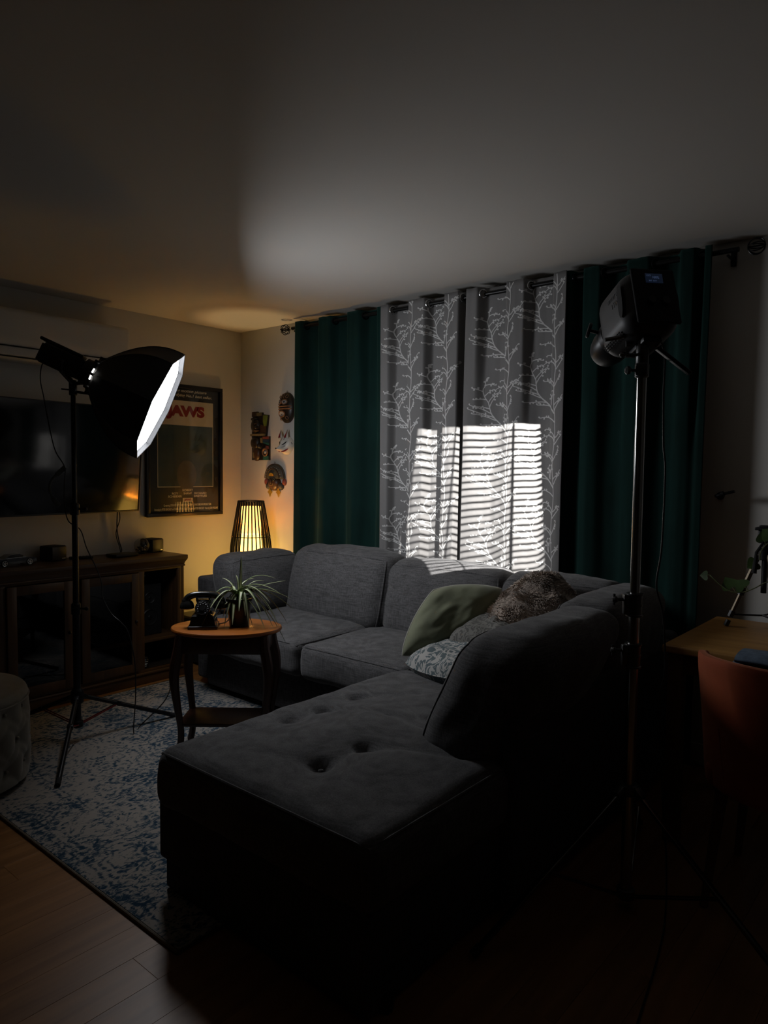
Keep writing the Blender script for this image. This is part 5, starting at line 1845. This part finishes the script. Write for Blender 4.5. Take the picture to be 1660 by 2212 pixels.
# its power cable, bundled with a pale strap
cbl = thing('power_cable', 'thin black power cable hanging from the softbox lamp past its stand', 'cable', (.93, -1.88, .9))
obj('hanging_cord', M().tube(bez([SF @ V((-.035, -.02, -.262)), (.873, -1.90, 1.915), (.854, -1.912, 1.885), (.852, -1.919, 1.816), (.870, -1.911, 1.725), (.900, -1.897, 1.565), (.925, -1.883, 1.463), (.964, -1.857, 1.383), (.975, -1.865, 1.30), (.985, -1.87, 1.2), (1.005, -1.862, 1.12), (1.03, -1.815, 1.075), (1.066, -1.801, .984), (1.109, -1.772, .881), (1.13, -1.760, .813), (1.137, -1.759, .744), (1.172, -1.735, .665), (1.212, -1.705, .62), (1.20, -1.66, .56), (1.19, -1.62, .40), (1.16, -1.60, .2), (1.14, -1.60, .016), (1.05, -1.5, .0135), (.8, -1.2, .0135), (.5, -.95, .0135)], 8), .0030, 6), M_CABLE, cbl)
M_STRAP = mat('strap_pale_blue', (0.14, 0.18, 0.20), .8)
strap = M()
sp = bez([(.968, -1.857, 1.385), (.940, -1.88, 1.352), (.920, -1.90, 1.325), (.911, -1.909, 1.286), (.918, -1.905, 1.25), (.935, -1.893, 1.215), (.955, -1.878, 1.195)], 6)
vs_ = []
for i, p in enumerate(sp):
    wdt = .012 if (i < 8 or i > 26) else .006
    tg = (sp[min(len(sp) - 1, i + 1)] - sp[max(0, i - 1)]).normalized()
    sd = tg.cross(V((.64, -.76, 0)))
    sd = sd.normalized() * wdt
    vs_ += [p + sd, p - sd]
strap.add(vs_, [(2 * i, 2 * i + 1, 2 * i + 3, 2 * i + 2) for i in range(len(sp) - 1)])
so = obj('cable_strap', strap, M_STRAP, cbl)
so.modifiers.new('t', 'SOLIDIFY').thickness = .0015

# ================================================================= pattern projector on the chrome stand
M_CHR = mat('chrome', (0.42, 0.42, 0.41), .16, metal=1.0)
M_CHRD = mat('dark_chrome', (0.16, 0.155, 0.15), .22, metal=1.0)
M_CLMP = mat('clamp_cast_metal', (0.10, 0.10, 0.10), .38, metal=.9)
QX, QY = 3.630, -1.345
rs = thing('light_stand', 'tall chrome light stand at the right behind the sofa back', 'light stand', (QX, QY, .0005))
obj('lower_tube', M().tube([(QX, QY, .05), (QX, QY, .80)], .0180, 18), M_CHR, rs)
obj('middle_tube', M().tube([(QX, QY, .78), (QX, QY, .97)], .0165, 18), M_CHR, rs)
obj('upper_tube', M().tube([(QX, QY, .95), (QX, QY, 1.705)], .0150, 18), M_CHR, rs)
Ld = V((-.764, -.645, 0))       # knobs point this way
for z, hh in ((.815, .038), (.975, .036)):
    c = M().lathe([(.019, -hh), (.026, -hh), (.026, -hh + .005), (.0225, -hh + .007), (.0225, -.004), (.0245, -.003), (.0245, .003), (.0225, .004), (.0225, hh - .007), (.026, hh - .005), (.026, hh), (.017, hh)], 20, Matrix.Translation((QX, QY, z)))
    c.box((.012, -.010, -hh + .006), (.036, .010, hh - .004), .003, m=frame((QX, QY, z), (0, 0, 1), Ld))
    c = obj('collar', c, M_CLMP, rs)
    b0 = V((QX, QY, z + .016)) + Ld * .034
    kn_ = M().tube([b0, b0 + Ld * .022], .005, 8).lathe([(.004, .018), (.010, .022), (.011, .030), (.006, .036)], 12, frame(b0, Ld, (0, 0, 1)))
    kn_.tube([b0 + Ld * .030 + V((0, 0, -.017)), b0 + Ld * .030 + V((0, 0, .017))], .0042, 8)
    obj('clamp_knob', kn_, M_CLMP, c)
obj('leg_collar', M().lathe([(.018, .368), (.030, .372), (.033, .385), (.030, .402), (.019, .405)], 18, Matrix.Translation((QX, QY, 0))), M_CLMP, rs)
obj('base_collar', M().lathe([(.0185, .030), (.028, .034), (.028, .062), (.0185, .066)], 18, Matrix.Translation((QX, QY, 0))), M_CLMP, rs)
for ang in (246, 343, 106):
    a = math.radians(ang)
    d = V((math.cos(a), math.sin(a), 0))
    p0 = V((QX, QY, .385)) + d * .036
    p1 = V((QX, QY, .013)) + d * .575
    sd = V((-d.y, d.x, 0))
    lg = obj('leg', M().box((-.0055, -.009, 0), (.0055, .009, (p1 - p0).length), .002, 1, m=frame(p0, p1 - p0, (0, 0, 1))), M_CHRD, rs)
    obj('leg_joint', M().box((-.013, -.013, -.014), (.013, .013, .02), .004, 2, m=frame(p0, p1 - p0, (0, 0, 1))), M_CLMP, lg)
    obj('rubber_foot', M().box((-.008, -.012, (p1 - p0).length - .03), (.008, .012, (p1 - p0).length + .004), .003, m=frame(p0, p1 - p0, (0, 0, 1))), M_BLKM, lg)
    q0 = V((QX, QY, .048)) + d * .028
    q1 = p0.lerp(p1, .52)
    for s in (-1, 1):
        obj('brace', M().tube([q0 + sd * .011 * s, q1 + sd * .011 * s], .003, 6), M_CHRD, lg)
obj('top_clamp', M().lathe([(.0155, 1.675), (.021, 1.68), (.021, 1.715), (.018, 1.722), (.012, 1.725)], 18, Matrix.Translation((QX, QY, 0))).box((-.017, -.022, 1.682), (.017, .010, 1.718), .004, 2, m=rotz(.3, (QX, QY, 0))), M_CLMP, rs)
b0 = V((QX, QY, 1.698)) + Ld * .018
obj('top_knob', M().tube([b0, b0 + Ld * .022], .0045, 8).lathe([(.006, .014), (.013, .020), (.013, .028), (.006, .034)], 7, frame(b0, Ld, (0, 0, 1))), M_CLMP, rs)

# lamp head
HO = V((3.598, -1.296, 1.880))
TGT = V((2.25, -.12, 1.25))
HD = (TGT - HO).normalized()
HF = frame(HO, HD, (0, 0, 1))       # x up, y to the right, z towards the curtain
M_HEAD = mat('projector_grey_shell', (0.040, 0.040, 0.042), .48, bump=(400, .08, .001))
M_SCRN = mat('lamp_display', (0.010, 0.013, 0.02), .25, emit=((.25, .42, .9), .004))
pr = thing('projector_light', 'grey and black studio lamp with projector barrel on the chrome stand', 'studio light', (QX, QY, 1.72))
def headf(q):
    q = V(q)
    return q
obj('shell', M().box((-.108, -.090, -.100), (.108, .090, .126), .062, 6, mid=(3, 3, 6), m=HF), M_HEAD, pr)
obj('rear_panel', M().box((-.090, -.070, -.106), (.092, .070, -.094), .012, 3, m=HF), M_BLKM, pr)
obj('display', M().box((.042, -.028, -.1085), (.074, .028, -.1050), .002, m=HF), M_SCRN, pr)
M_DISPT = mat('display_figures', (0.05, 0.07, 0.1), .4, emit=((.3, .45, .9), .03))
RB = HF @ Matrix(((0, 1, 0, 0), (1, 0, 0, 0), (0, 0, -1, -.1088), (0, 0, 0, 1)))     # rear-face text plane: right = +y, up = +x
def rear_text(name, s, yy, xx, size, mt):
    return obj(name, text_mesh(s, size, extrude=.0002).xf(RB @ Matrix.Translation((yy, xx, 0))), mt, pr, smooth=0)
rear_text('display_lettering', 'CCT', -.017, .063, .007, M_DISPT)
rear_text('display_lettering', '100%', .004, .056, .011, M_DISPT)
rear_text('display_lettering', 'INT  CCT', -.006, .046, .006, M_DISPT)
rear_text('brand_lettering', 'amaran', 0, .078, .010, M_RIBM)
for yy in (-.022, .022):
    obj('control_dial', M().lathe([(.013, -.106), (.013, -.117), (.011, -.120), (0, -.120)], 18, HF @ Matrix.Translation((-.022, yy, 0)) @ Matrix.Diagonal((1, 1, 1, 1)), caps=False), M_BLK, pr)
for s in (-1, 1):
    pts = bez([HF @ V((.060, s * .0895, -.070)), HF @ V((.02, s * .0912, -.072)), HF @ V((-.03, s * .0912, -.066)), HF @ V((-.048, s * .0905, -.052)), HF @ V((-.03, s * .0912, -.043)), HF @ V((.02, s * .0912, -.045)), HF @ V((.060, s * .0895, -.050))], 6)
    obj('side_vent', M().add([p for p in pts], [tuple(range(len(pts)))]).xf(Matrix.Translation((HF.to_3x3() @ V((0, s, 0))) * .0018)), M_DARK, pr)
SIDE = HF @ Matrix(((0, 1, 0, 0), (0, 0, -1, -.0912), (-1, 0, 0, 0), (0, 0, 0, 1)))   # left-face text plane
M_SLET = mat('shell_lettering', (0.075, 0.075, 0.078), .5)
obj('brand_lettering', text_mesh('amaran', .026, extrude=.0003).xf(SIDE @ Matrix.Translation((.02, .038, 0))), M_SLET, pr, smooth=0)
obj('model_lettering', text_mesh('150c', .024, extrude=.0003).xf(SIDE @ Matrix.Translation((.022, .010, 0))), M_SLET, pr, smooth=0)
# rows of vent dots under the shoulder
vd = M()
for i in range(9):
    for j in range(3):
        vd.box((-.080 - .006 * j, -.0885 + .004 * j, -.02 + i * .012), (-.076 - .006 * j, -.0855 + .004 * j, -.013 + i * .012), .0004, m=HF)
obj('vent_rows', vd, M_DARK, pr)
# barrel
obj('mount', M().lathe([(.062, .122), (.068, .126), (.068, .150), (.060, .154)], 32, HF, caps=False), M_STB, pr)
obj('barrel', M().lathe([(.0015, .100), (.052, .102), (.058, .150), (.062, .165), (.062, .205), (.056, .236), (.050, .252), (.046, .252), (.046, .105), (.0015, .104)], 32, HF, caps=False), M_STB, pr)
obj('focus_disc', M().lathe([(.006, 0), (.006, .030), (.024, .031), (.026, .036), (.024, .041), (0, .041)], 24, frame(HF @ V((.030, -.050, .168)), HF.to_3x3() @ V((.35, -.9, .2)), HF.to_3x3() @ V((0, 0, 1)))), M_STB, pr)
# yoke, lever and label plate
yb = V((QX, QY, 1.725))
pv = HF @ V((-.10, 0, -.02))
obj('tilt_block', M().tube([yb + V((0, 0, .05)), yb.lerp(pv, .6) + V((0, 0, .02)), pv], [.020, .022, .028], 10).box((-.125, -.030, -.055), (-.100, .030, .045), .006, 2, m=HF), M_STB, pr)
obj('stud_socket', M().lathe([(.016, 1.712), (.019, 1.716), (.019, 1.79), (.014, 1.796)], 16, Matrix.Translation((QX, QY, 0))), M_CLMP, pr)
lv = yb + V((.02, .02, .055))
obj('tilt_lever', M().box((-.006, -.012, .02), (.006, .012, .15), .004, 2, m=frame(lv, (.62, .50, -.60), (0, 0, 1))), M_STB, pr)
lp_ = frame(HF @ V((-.098, -.05, -.005)), V((.64, -.76, .1)), (0, 0, 1))
M_LBLP = mat('label_plate_grey', (0.20, 0.22, 0.22), .5)
obj('label_plate', M().box((-.018, -.011, 0), (.018, .011, .002), .001, m=lp_), M_LBLP, pr)
ck = V((QX, QY, 1.745)) + Ld * .015
obj('clamp_lever', M().tube([ck, ck + Ld * .055], .005, 8).sphere(ck + Ld * .045, .011, 12, 8, (1, 1, .8)).tube([ck + Ld * .10 + V((0, 0, .045)), ck + Ld * .07 + V((0, 0, .05)), ck + Ld * .03 + V((0, 0, .06))], .006, 8), M_CHRD, pr)
# the pattern plate: window with slats, cut so that it falls on the curtain as in the photo
S0 = HF @ V((0, 0, .136))
PD = .090
HI = HF.inverted()
def cur(u, v):
    """point on the curtain plane for window coordinates u,v in 0..1 (v down)"""
    TL, TR, BR, BL = V((1.835, -.13, 1.635)), V((2.655, -.13, 1.645)), V((2.70, -.13, .85)), V((1.685, -.13, .46))
    return TL.lerp(TR, u).lerp(BL.lerp(BR, u), v)
def plate_pt(u, v):
    p = cur(u, v)
    d = HF.to_3x3().inverted() @ (p - S0)
    return V((d.x / d.z * PD, d.y / d.z * PD))
def plate_m(polys):
    m = M()
    for pl_ in polys:
        vs = [HF @ V((q.x, q.y, .136 + PD)) for q in pl_]
        m.add(vs, [tuple(range(len(vs)))])
    return m
NSL = 25
polys = []
for i in range(1, NSL):
    v = i / NSL
    hw = .165 / NSL
    n = 10
    topp = [plate_pt(j / n * .965, v - hw) for j in range(n + 1)] + [plate_pt(1.0, v - .48 / NSL)]
    botp = [plate_pt(j / n * .965, v + hw) for j in range(n + 1)] + [plate_pt(1.0, v + .10 / NSL)]
    for j in range(len(topp) - 1):
        polys.append([topp[j], topp[j + 1], botp[j + 1], botp[j]])
for u, wd in ((.79, .011), (.335, .009)):
    polys.append([plate_pt(u - wd, -.02), plate_pt(u + wd, -.02), plate_pt(u + wd, 1.02), plate_pt(u - wd, 1.02)])
    for i in range(1, NSL):
        v = i / NSL
        polys.append([plate_pt(u - wd * 2, v), plate_pt(u, v - .35 / NSL), plate_pt(u + wd * 2, v), plate_pt(u, v + .35 / NSL)])
# surround out to the barrel wall
loop = [plate_pt(i / 10, 0) for i in range(10)] + [plate_pt(1, i / 10) for i in range(10)] + [plate_pt(1 - i / 10, 1) for i in range(10)] + [plate_pt(0, 1 - i / 10) for i in range(10)]
c0 = plate_pt(.5, .5)
out_ = []
for q in loop:
    # push to the barrel radius along the ray from the window centre
    d = (q - c0).normalized()
    b = c0.dot(d)
    t_ = -b + math.sqrt(b * b - (c0.length_squared - .0475 ** 2))
    out_.append(c0 + d * t_)
for i in range(len(loop)):
    j = (i + 1) % len(loop)
    polys.append([loop[i], loop[j], out_[j], out_[i]])
obj('pattern_plate', plate_m(polys), M_BLKM, pr, smooth=0)
sl = bpy.data.lights.new('projector_lamp', 'SPOT')
sl.energy = PROJECTOR_W
sl.color = (1.0, .98, .94)
sl.spot_size = math.radians(58)
sl.spot_blend = .05
sl.shadow_soft_size = .00032
so_ = bpy.data.objects.new('projector_lamp', sl)
COL.objects.link(so_)
so_.parent = pr
so_.matrix_world = WM[pr.name]
lm = frame(S0, -HD, (0, 0, 1))
so_.matrix_local = WM[pr.name].inverted() @ lm
# its cable
obj('power_cable', M().tube(bez([HF @ V((-.088, .02, -.06)), (3.665, -1.300, 1.80), (3.672, -1.269, 1.75), (3.675, -1.278, 1.632), (3.682, -1.284, 1.474), (3.690, -1.284, 1.388), (3.692, -1.299, 1.159), (3.685, -1.314, 1.037), (3.705, -1.304, .944), (3.717, -1.307, .773), (3.708, -1.322, .672), (3.729, -1.326, .386), (3.747, -1.326, .186), (3.76, -1.36, .02), (3.80, -1.55, .006), (3.86, -1.9, .006), (3.95, -2.3, .006)], 8), .0030, 6),
    M_CABLE, loc=(3.7, -1.3, .8), label='thin black power cable hanging down behind the chrome light stand', cat='cable')
# ================================================================= desk at the right
M_DESK = wood('desk_pine', (0.34, 0.165, 0.042), (0.50, 0.265, 0.08), rough=.42, scale=4, grain_axis=0, bump=.05)
M_DLEG = wood('desk_leg_wood', (0.10, 0.045, 0.014), (0.17, 0.08, 0.028), rough=.5, scale=4, grain_axis=2)
DZ = .75
dk = thing('desk', 'orange pine desk at the right edge by the window wall', 'desk', (4.3, -.5, 0))
def desk_taper(q):
    return q
obj('desktop', M().box((3.555, -.858, DZ - .030), (5.05, -.150, DZ), .008, 3), M_DESK, dk)
for a_, b_ in ((3.60, -.815), (5.0, -.815), (3.60, -.19), (5.0, -.19)):
    obj('leg', M().box((a_ - .027, b_ - .027, .0005), (a_ + .027, b_ + .027, DZ - .03), .004, 2), M_DLEG, dk)
for lo, hi in (((3.627, -.826, DZ - .105), (4.973, -.806, DZ - .03)), ((3.627, -.20, DZ - .105), (4.973, -.18, DZ - .03)), ((3.59, -.788, DZ - .105), (3.61, -.217, DZ - .03)), ((4.99, -.788, DZ - .105), (5.01, -.217, DZ - .03))):
    obj('apron', M().box(lo, hi, .002), M_DLEG, dk)

# ---- small camera tripod on the desk
M_ALU = mat('tripod_bronze', (0.11, 0.085, 0.055), .4, metal=.6)
TX, TY = 3.775, -.31
tr = thing('camera_tripod', 'small camera tripod with bronze legs standing on the desk', 'tripod', (TX, TY, DZ))
top = V((TX, TY, 1.07))
obj('centre_column', M().tube([(TX, TY, .90), (TX, TY, 1.12)], .011, 10), M_BLK, tr)
obj('spider', M().lathe([(.016, 1.035), (.028, 1.04), (.028, 1.075), (.018, 1.085)], 14, Matrix.Translation((TX, TY, 0))), M_BLK, tr)
hd_ = obj('pan_head', M().box((TX - .026, TY - .024, 1.105), (TX + .030, TY + .024, 1.160), .008, 2).box((TX - .036, TY - .030, 1.158), (TX + .036, TY + .030, 1.170), .003, 2), M_BLK, tr)
obj('pan_handle', M().tube([(TX + .0, TY - .02, 1.115), (TX - .02, TY - .055, 1.07), (TX - .025, TY - .06, .985)], [.005, .006, .010], 8), M_BLK, hd_)
obj('quick_release', M().box((TX - .022, TY - .018, 1.170), (TX + .022, TY + .018, 1.178), .002), M_BLKM, hd_)
for ang in (200, 320, 80):
    a = math.radians(ang)
    d = V((math.cos(a), math.sin(a), 0))
    p0 = top + d * .022 - V((0, 0, .012))
    p1 = V((TX, TY, DZ + .004)) + d * .135
    l1 = p0.lerp(p1, .52)
    l2 = p0.lerp(p1, .84)
    lg = obj('leg', M().tube([p0, l1], .0105, 8), M_ALU, tr)
    obj('lower_leg', M().tube([l1, l2], .0085, 8), M_ALU, lg)
    obj('leg_clamp', M().tube([p0.lerp(p1, .48), p0.lerp(p1, .56)], .013, 8).tube([p0.lerp(p1, .79), p0.lerp(p1, .87)], .0125, 8).tube([p0.lerp(p1, .92), p1], .0105, 8), M_BLK, lg)
    obj('spreader', M().tube([V((TX, TY, l2.z + .004)), l2], .004, 6), M_BLK, lg)

# ---- trailing vine plant; its pot stands on the desk just out of view
M_TERR = mat('vine_pot_clay', (0.22, 0.20, 0.18), .6, var=(20, .2))
vn = thing('trailing_vine', 'trailing vine plant with heart-shaped green leaves beside the desk tripod', 'plant', (4.12, -.30, DZ))
obj('pot', M().lathe([(.055, 0), (.06, .004), (.078, .115), (.084, .116), (.084, .132), (.076, .132), (.07, .11)], 26, Matrix.Translation((4.12, -.30, DZ))), M_TERR, vn)
obj('soil', M().lathe([(.073, .112), (.0, .118)], 18, Matrix.Translation((4.12, -.30, DZ)), caps=False), M_SOIL, vn)
M_VST = mat('vine_stem', (0.10, 0.12, 0.045), .6)
M_VLF = mat('vine_leaf', (0.045, 0.085, 0.020), .45, var=(20, .35))
def vine(pts, leaves):
    pp = bez(pts, 8)
    s = obj('stem', M().tube(pp, .0024, 6), M_VST, vn)
    for f, size, up_, yaw in leaves:
        i = min(len(pp) - 2, int(f * len(pp)))
        p = pp[i]
        dirv = V((math.cos(yaw), math.sin(yaw) * .5, up_)).normalized()
        nrm = V((.35, -.9, .2))
        sd = dirv.cross(nrm).normalized()
        nr = sd.cross(dirv)
        st_ = p + dirv * size * .4
        out = []
        for k in range(21):
            t = 2 * PI * k / 21
            # heart outline
            x_ = .5 * math.sin(t) ** 3 * 1.05
            y_ = (.42 * math.cos(t) - .16 * math.cos(2 * t) - .05 * math.cos(3 * t))
            out.append(st_ + (sd * x_ - dirv * (y_ - .25)) * size * 1.15 + nr * (.10 * abs(x_)) * size)
        cc = st_ + dirv * size * .3
        m = M().add([cc] + out, [(0, 1 + k, 1 + (k + 1) % 21) for k in range(21)])
        obj('leaf', m, M_VLF, s, smooth=180)
        obj('leaf_stalk', M().tube([p, p.lerp(st_, .5) + V((0, 0, .004)), st_], .0013, 5), M_VST, s)
vine([(4.10, -.31, .88), (4.04, -.34, .97), (3.96, -.36, 1.0), (3.88, -.37, .985), (3.80, -.37, .955), (3.755, -.375, .925), (3.715, -.38, .905), (3.67, -.385, .903), (3.63, -.385, .925), (3.60, -.385, .95), (3.585, -.38, .962)],
     ((.30, .06, .3, 1.0), (.55, .055, .5, 2.6), (.66, .062, .75, 2.3), (.97, .035, -.1, 2.9)))
vine([(4.12, -.32, .88), (4.06, -.36, 1.02), (3.97, -.37, 1.10), (3.88, -.37, 1.13), (3.81, -.37, 1.12), (3.775, -.37, 1.08), (3.77, -.37, 1.04)],
     ((.35, .06, .3, 1.8), (.62, .058, .5, 2.4), (.75, .05, .9, 2.0), (.97, .05, -.8, 2.8)))
vine([(4.13, -.28, .88), (4.17, -.30, .98), (4.22, -.34, 1.0), (4.26, -.36, .92)], ((.4, .06, .6, .5), (.8, .06, -.2, .2), (.97, .05, -.7, .4)))

# ---- rust upholstered chair
M_RUST = mat('rust_velvet', (0.34, 0.058, 0.011), .8, sheen=.3, sheen_tint=(1, .5, .3), var=(10, .15), bump=(300, .12, .002))
HX, HY = 4.025, -1.02
chr_ = thing('upholstered_chair', 'rust orange upholstered chair pushed up to the desk', 'chair', (HX, HY, 0))
def back_shell(a, b):
    """closed section: a round the section, b along the sweep"""
    th = PI * (1.0 + (b * 1.0))                     # from left side round the back to the right
    ct, snt = math.cos(th), math.sin(th)
    wing = abs(math.cos(th)) ** 3
    zt = .826 - .02 * wing - .03 * (1 - abs(2 * b - 1)) * 0
    zb = .40
    R_, t_ = .232, .042
    u = a * 4
    s = a * 2 * PI
    # rounded rectangle section (r, z)
    cr, cz_ = math.cos(s), math.sin(s)
    e = .35
    rr = math.copysign(abs(cr) ** e, cr)
    zz = math.copysign(abs(cz_) ** e, cz_)
    r_ = R_ + rr * t_ / 2 + (.035 * ((zz + 1) / 2) ** 1.5)
    z = (zt + zb) / 2 + zz * (zt - zb) / 2
    sq = 1.0 if snt > 0 else 1.0
    end = smoothstep(0, .06, b) * smoothstep(1, .94, b)
    z = zb + (z - zb) * (.80 + .20 * end)
    return V((HX + r_ * ct, HY + r_ * snt * 1.02, z))
bs = M().grid(28, 40, back_shell, cu=True)
nb = 40
bs.f.append(tuple(i * nb for i in range(28)))
bs.f.append(tuple(i * nb + nb - 1 for i in reversed(range(28))))
obj('backrest', bs, M_RUST, chr_, smooth=50)
mseat, e_, h_ = soft_box((HX, HY + .06, .435), (.44, .46, .09), .035, None, (.004, .004, .015), None, .002, 3)
obj('seat', mseat, M_RUST, chr_)
obj('back_seam', M().tube([(HX + .293 * math.cos(th), HY + .298 * math.sin(th), .62 + i * .0) for i, th in enumerate([PI * 1.32 + .002 * k for k in range(2)])] + [(HX + .26 * math.cos(PI * 1.32), HY + .265 * math.sin(PI * 1.32), .42)], .002, 5), M_RUST, chr_)
for sx in (-1, 1):
    for sy in (-1, 1):
        obj('leg', M().tube([(HX + sx * .17, HY + .05 + sy * .17, .40), (HX + sx * .205, HY + .05 + sy * .205, .001)], [.02, .012], 10), M_DLEG, chr_)
# ---- clothes heaped on the chair
M_DEN = mat('denim', (0.13, 0.18, 0.25), .9, var=(40, .3), bump=(300, .4, .002))
M_PINK = mat('pink_cloth', (0.30, 0.13, 0.13), .9, var=(14, .4), bump=(60, .5, .006))
M_WHT = mat('white_cloth', (0.45, 0.44, 0.42), .9, var=(10, .1), bump=(60, .4, .005))
def crumple(lo, hi, seed, amp=.018):
    def fn(q):
        n = V((noise.noise(q * 9 + V((seed, 0, 0))), noise.noise(q * 9 + V((0, seed, 3))), noise.noise(q * 9 + V((2, 0, seed)))))
        return V(q) + n * amp
    return M().box(lo, hi, .03, 3, mid=(10, 10, 8), fn=fn)
obj('folded_garment', crumple((HX - .165, HY - .13, .492), (HX + .165, HY + .16, .722), 3), M_PINK, loc=(HX, HY, .49), label='pink garment bundled on the seat of the rust chair', cat='clothing', smooth=180)
jn = thing('denim_jeans', 'folded blue denim jeans on top of the clothes on the rust chair', 'clothing', (HX, HY, .75))
def roll(z0, r_, x0, x1, yc, seed):
    m = M()
    def f(a, b):
        s = a * 2 * PI
        x = x0 + (x1 - x0) * b
        n = noise.noise(V((x * 7, s, seed))) * .006
        return V((x, yc + (r_ * 4.6 + n) * math.cos(s), z0 + (r_ + n * .6) * math.sin(s) + .010 * math.sin(b * 5) - .03 * b))
    m.grid(24, 18, f, cu=True)
    return m
obj('leg_fold', roll(.750, .020, HX - .185, HX + .17, HY + .005, 1), M_DEN, jn, smooth=180)
obj('leg_fold', roll(.790, .018, HX - .165, HX + .19, HY + .015, 5), M_DEN, jn, smooth=180)
obj('hem', M().torus(.02, .003, 30, 6, frame((HX - .185, HY + .005, .750), (1, 0, 0)) @ Matrix.Diagonal((1, 4.6, 1, 1))).torus(.018, .003, 30, 6, frame((HX - .165, HY + .015, .790), (1, 0, 0)) @ Matrix.Diagonal((1, 4.6, 1, 1))), mat('denim_edge', (.30, .34, .38), .9), jn)
obj('knit_top', crumple((HX - .06, HY - .04, .810), (HX + .14, HY + .12, .862), 9, .02), M_WHT, loc=(HX, HY, .835), label='off-white garment lying on the jeans on the rust chair', cat='clothing', smooth=180)
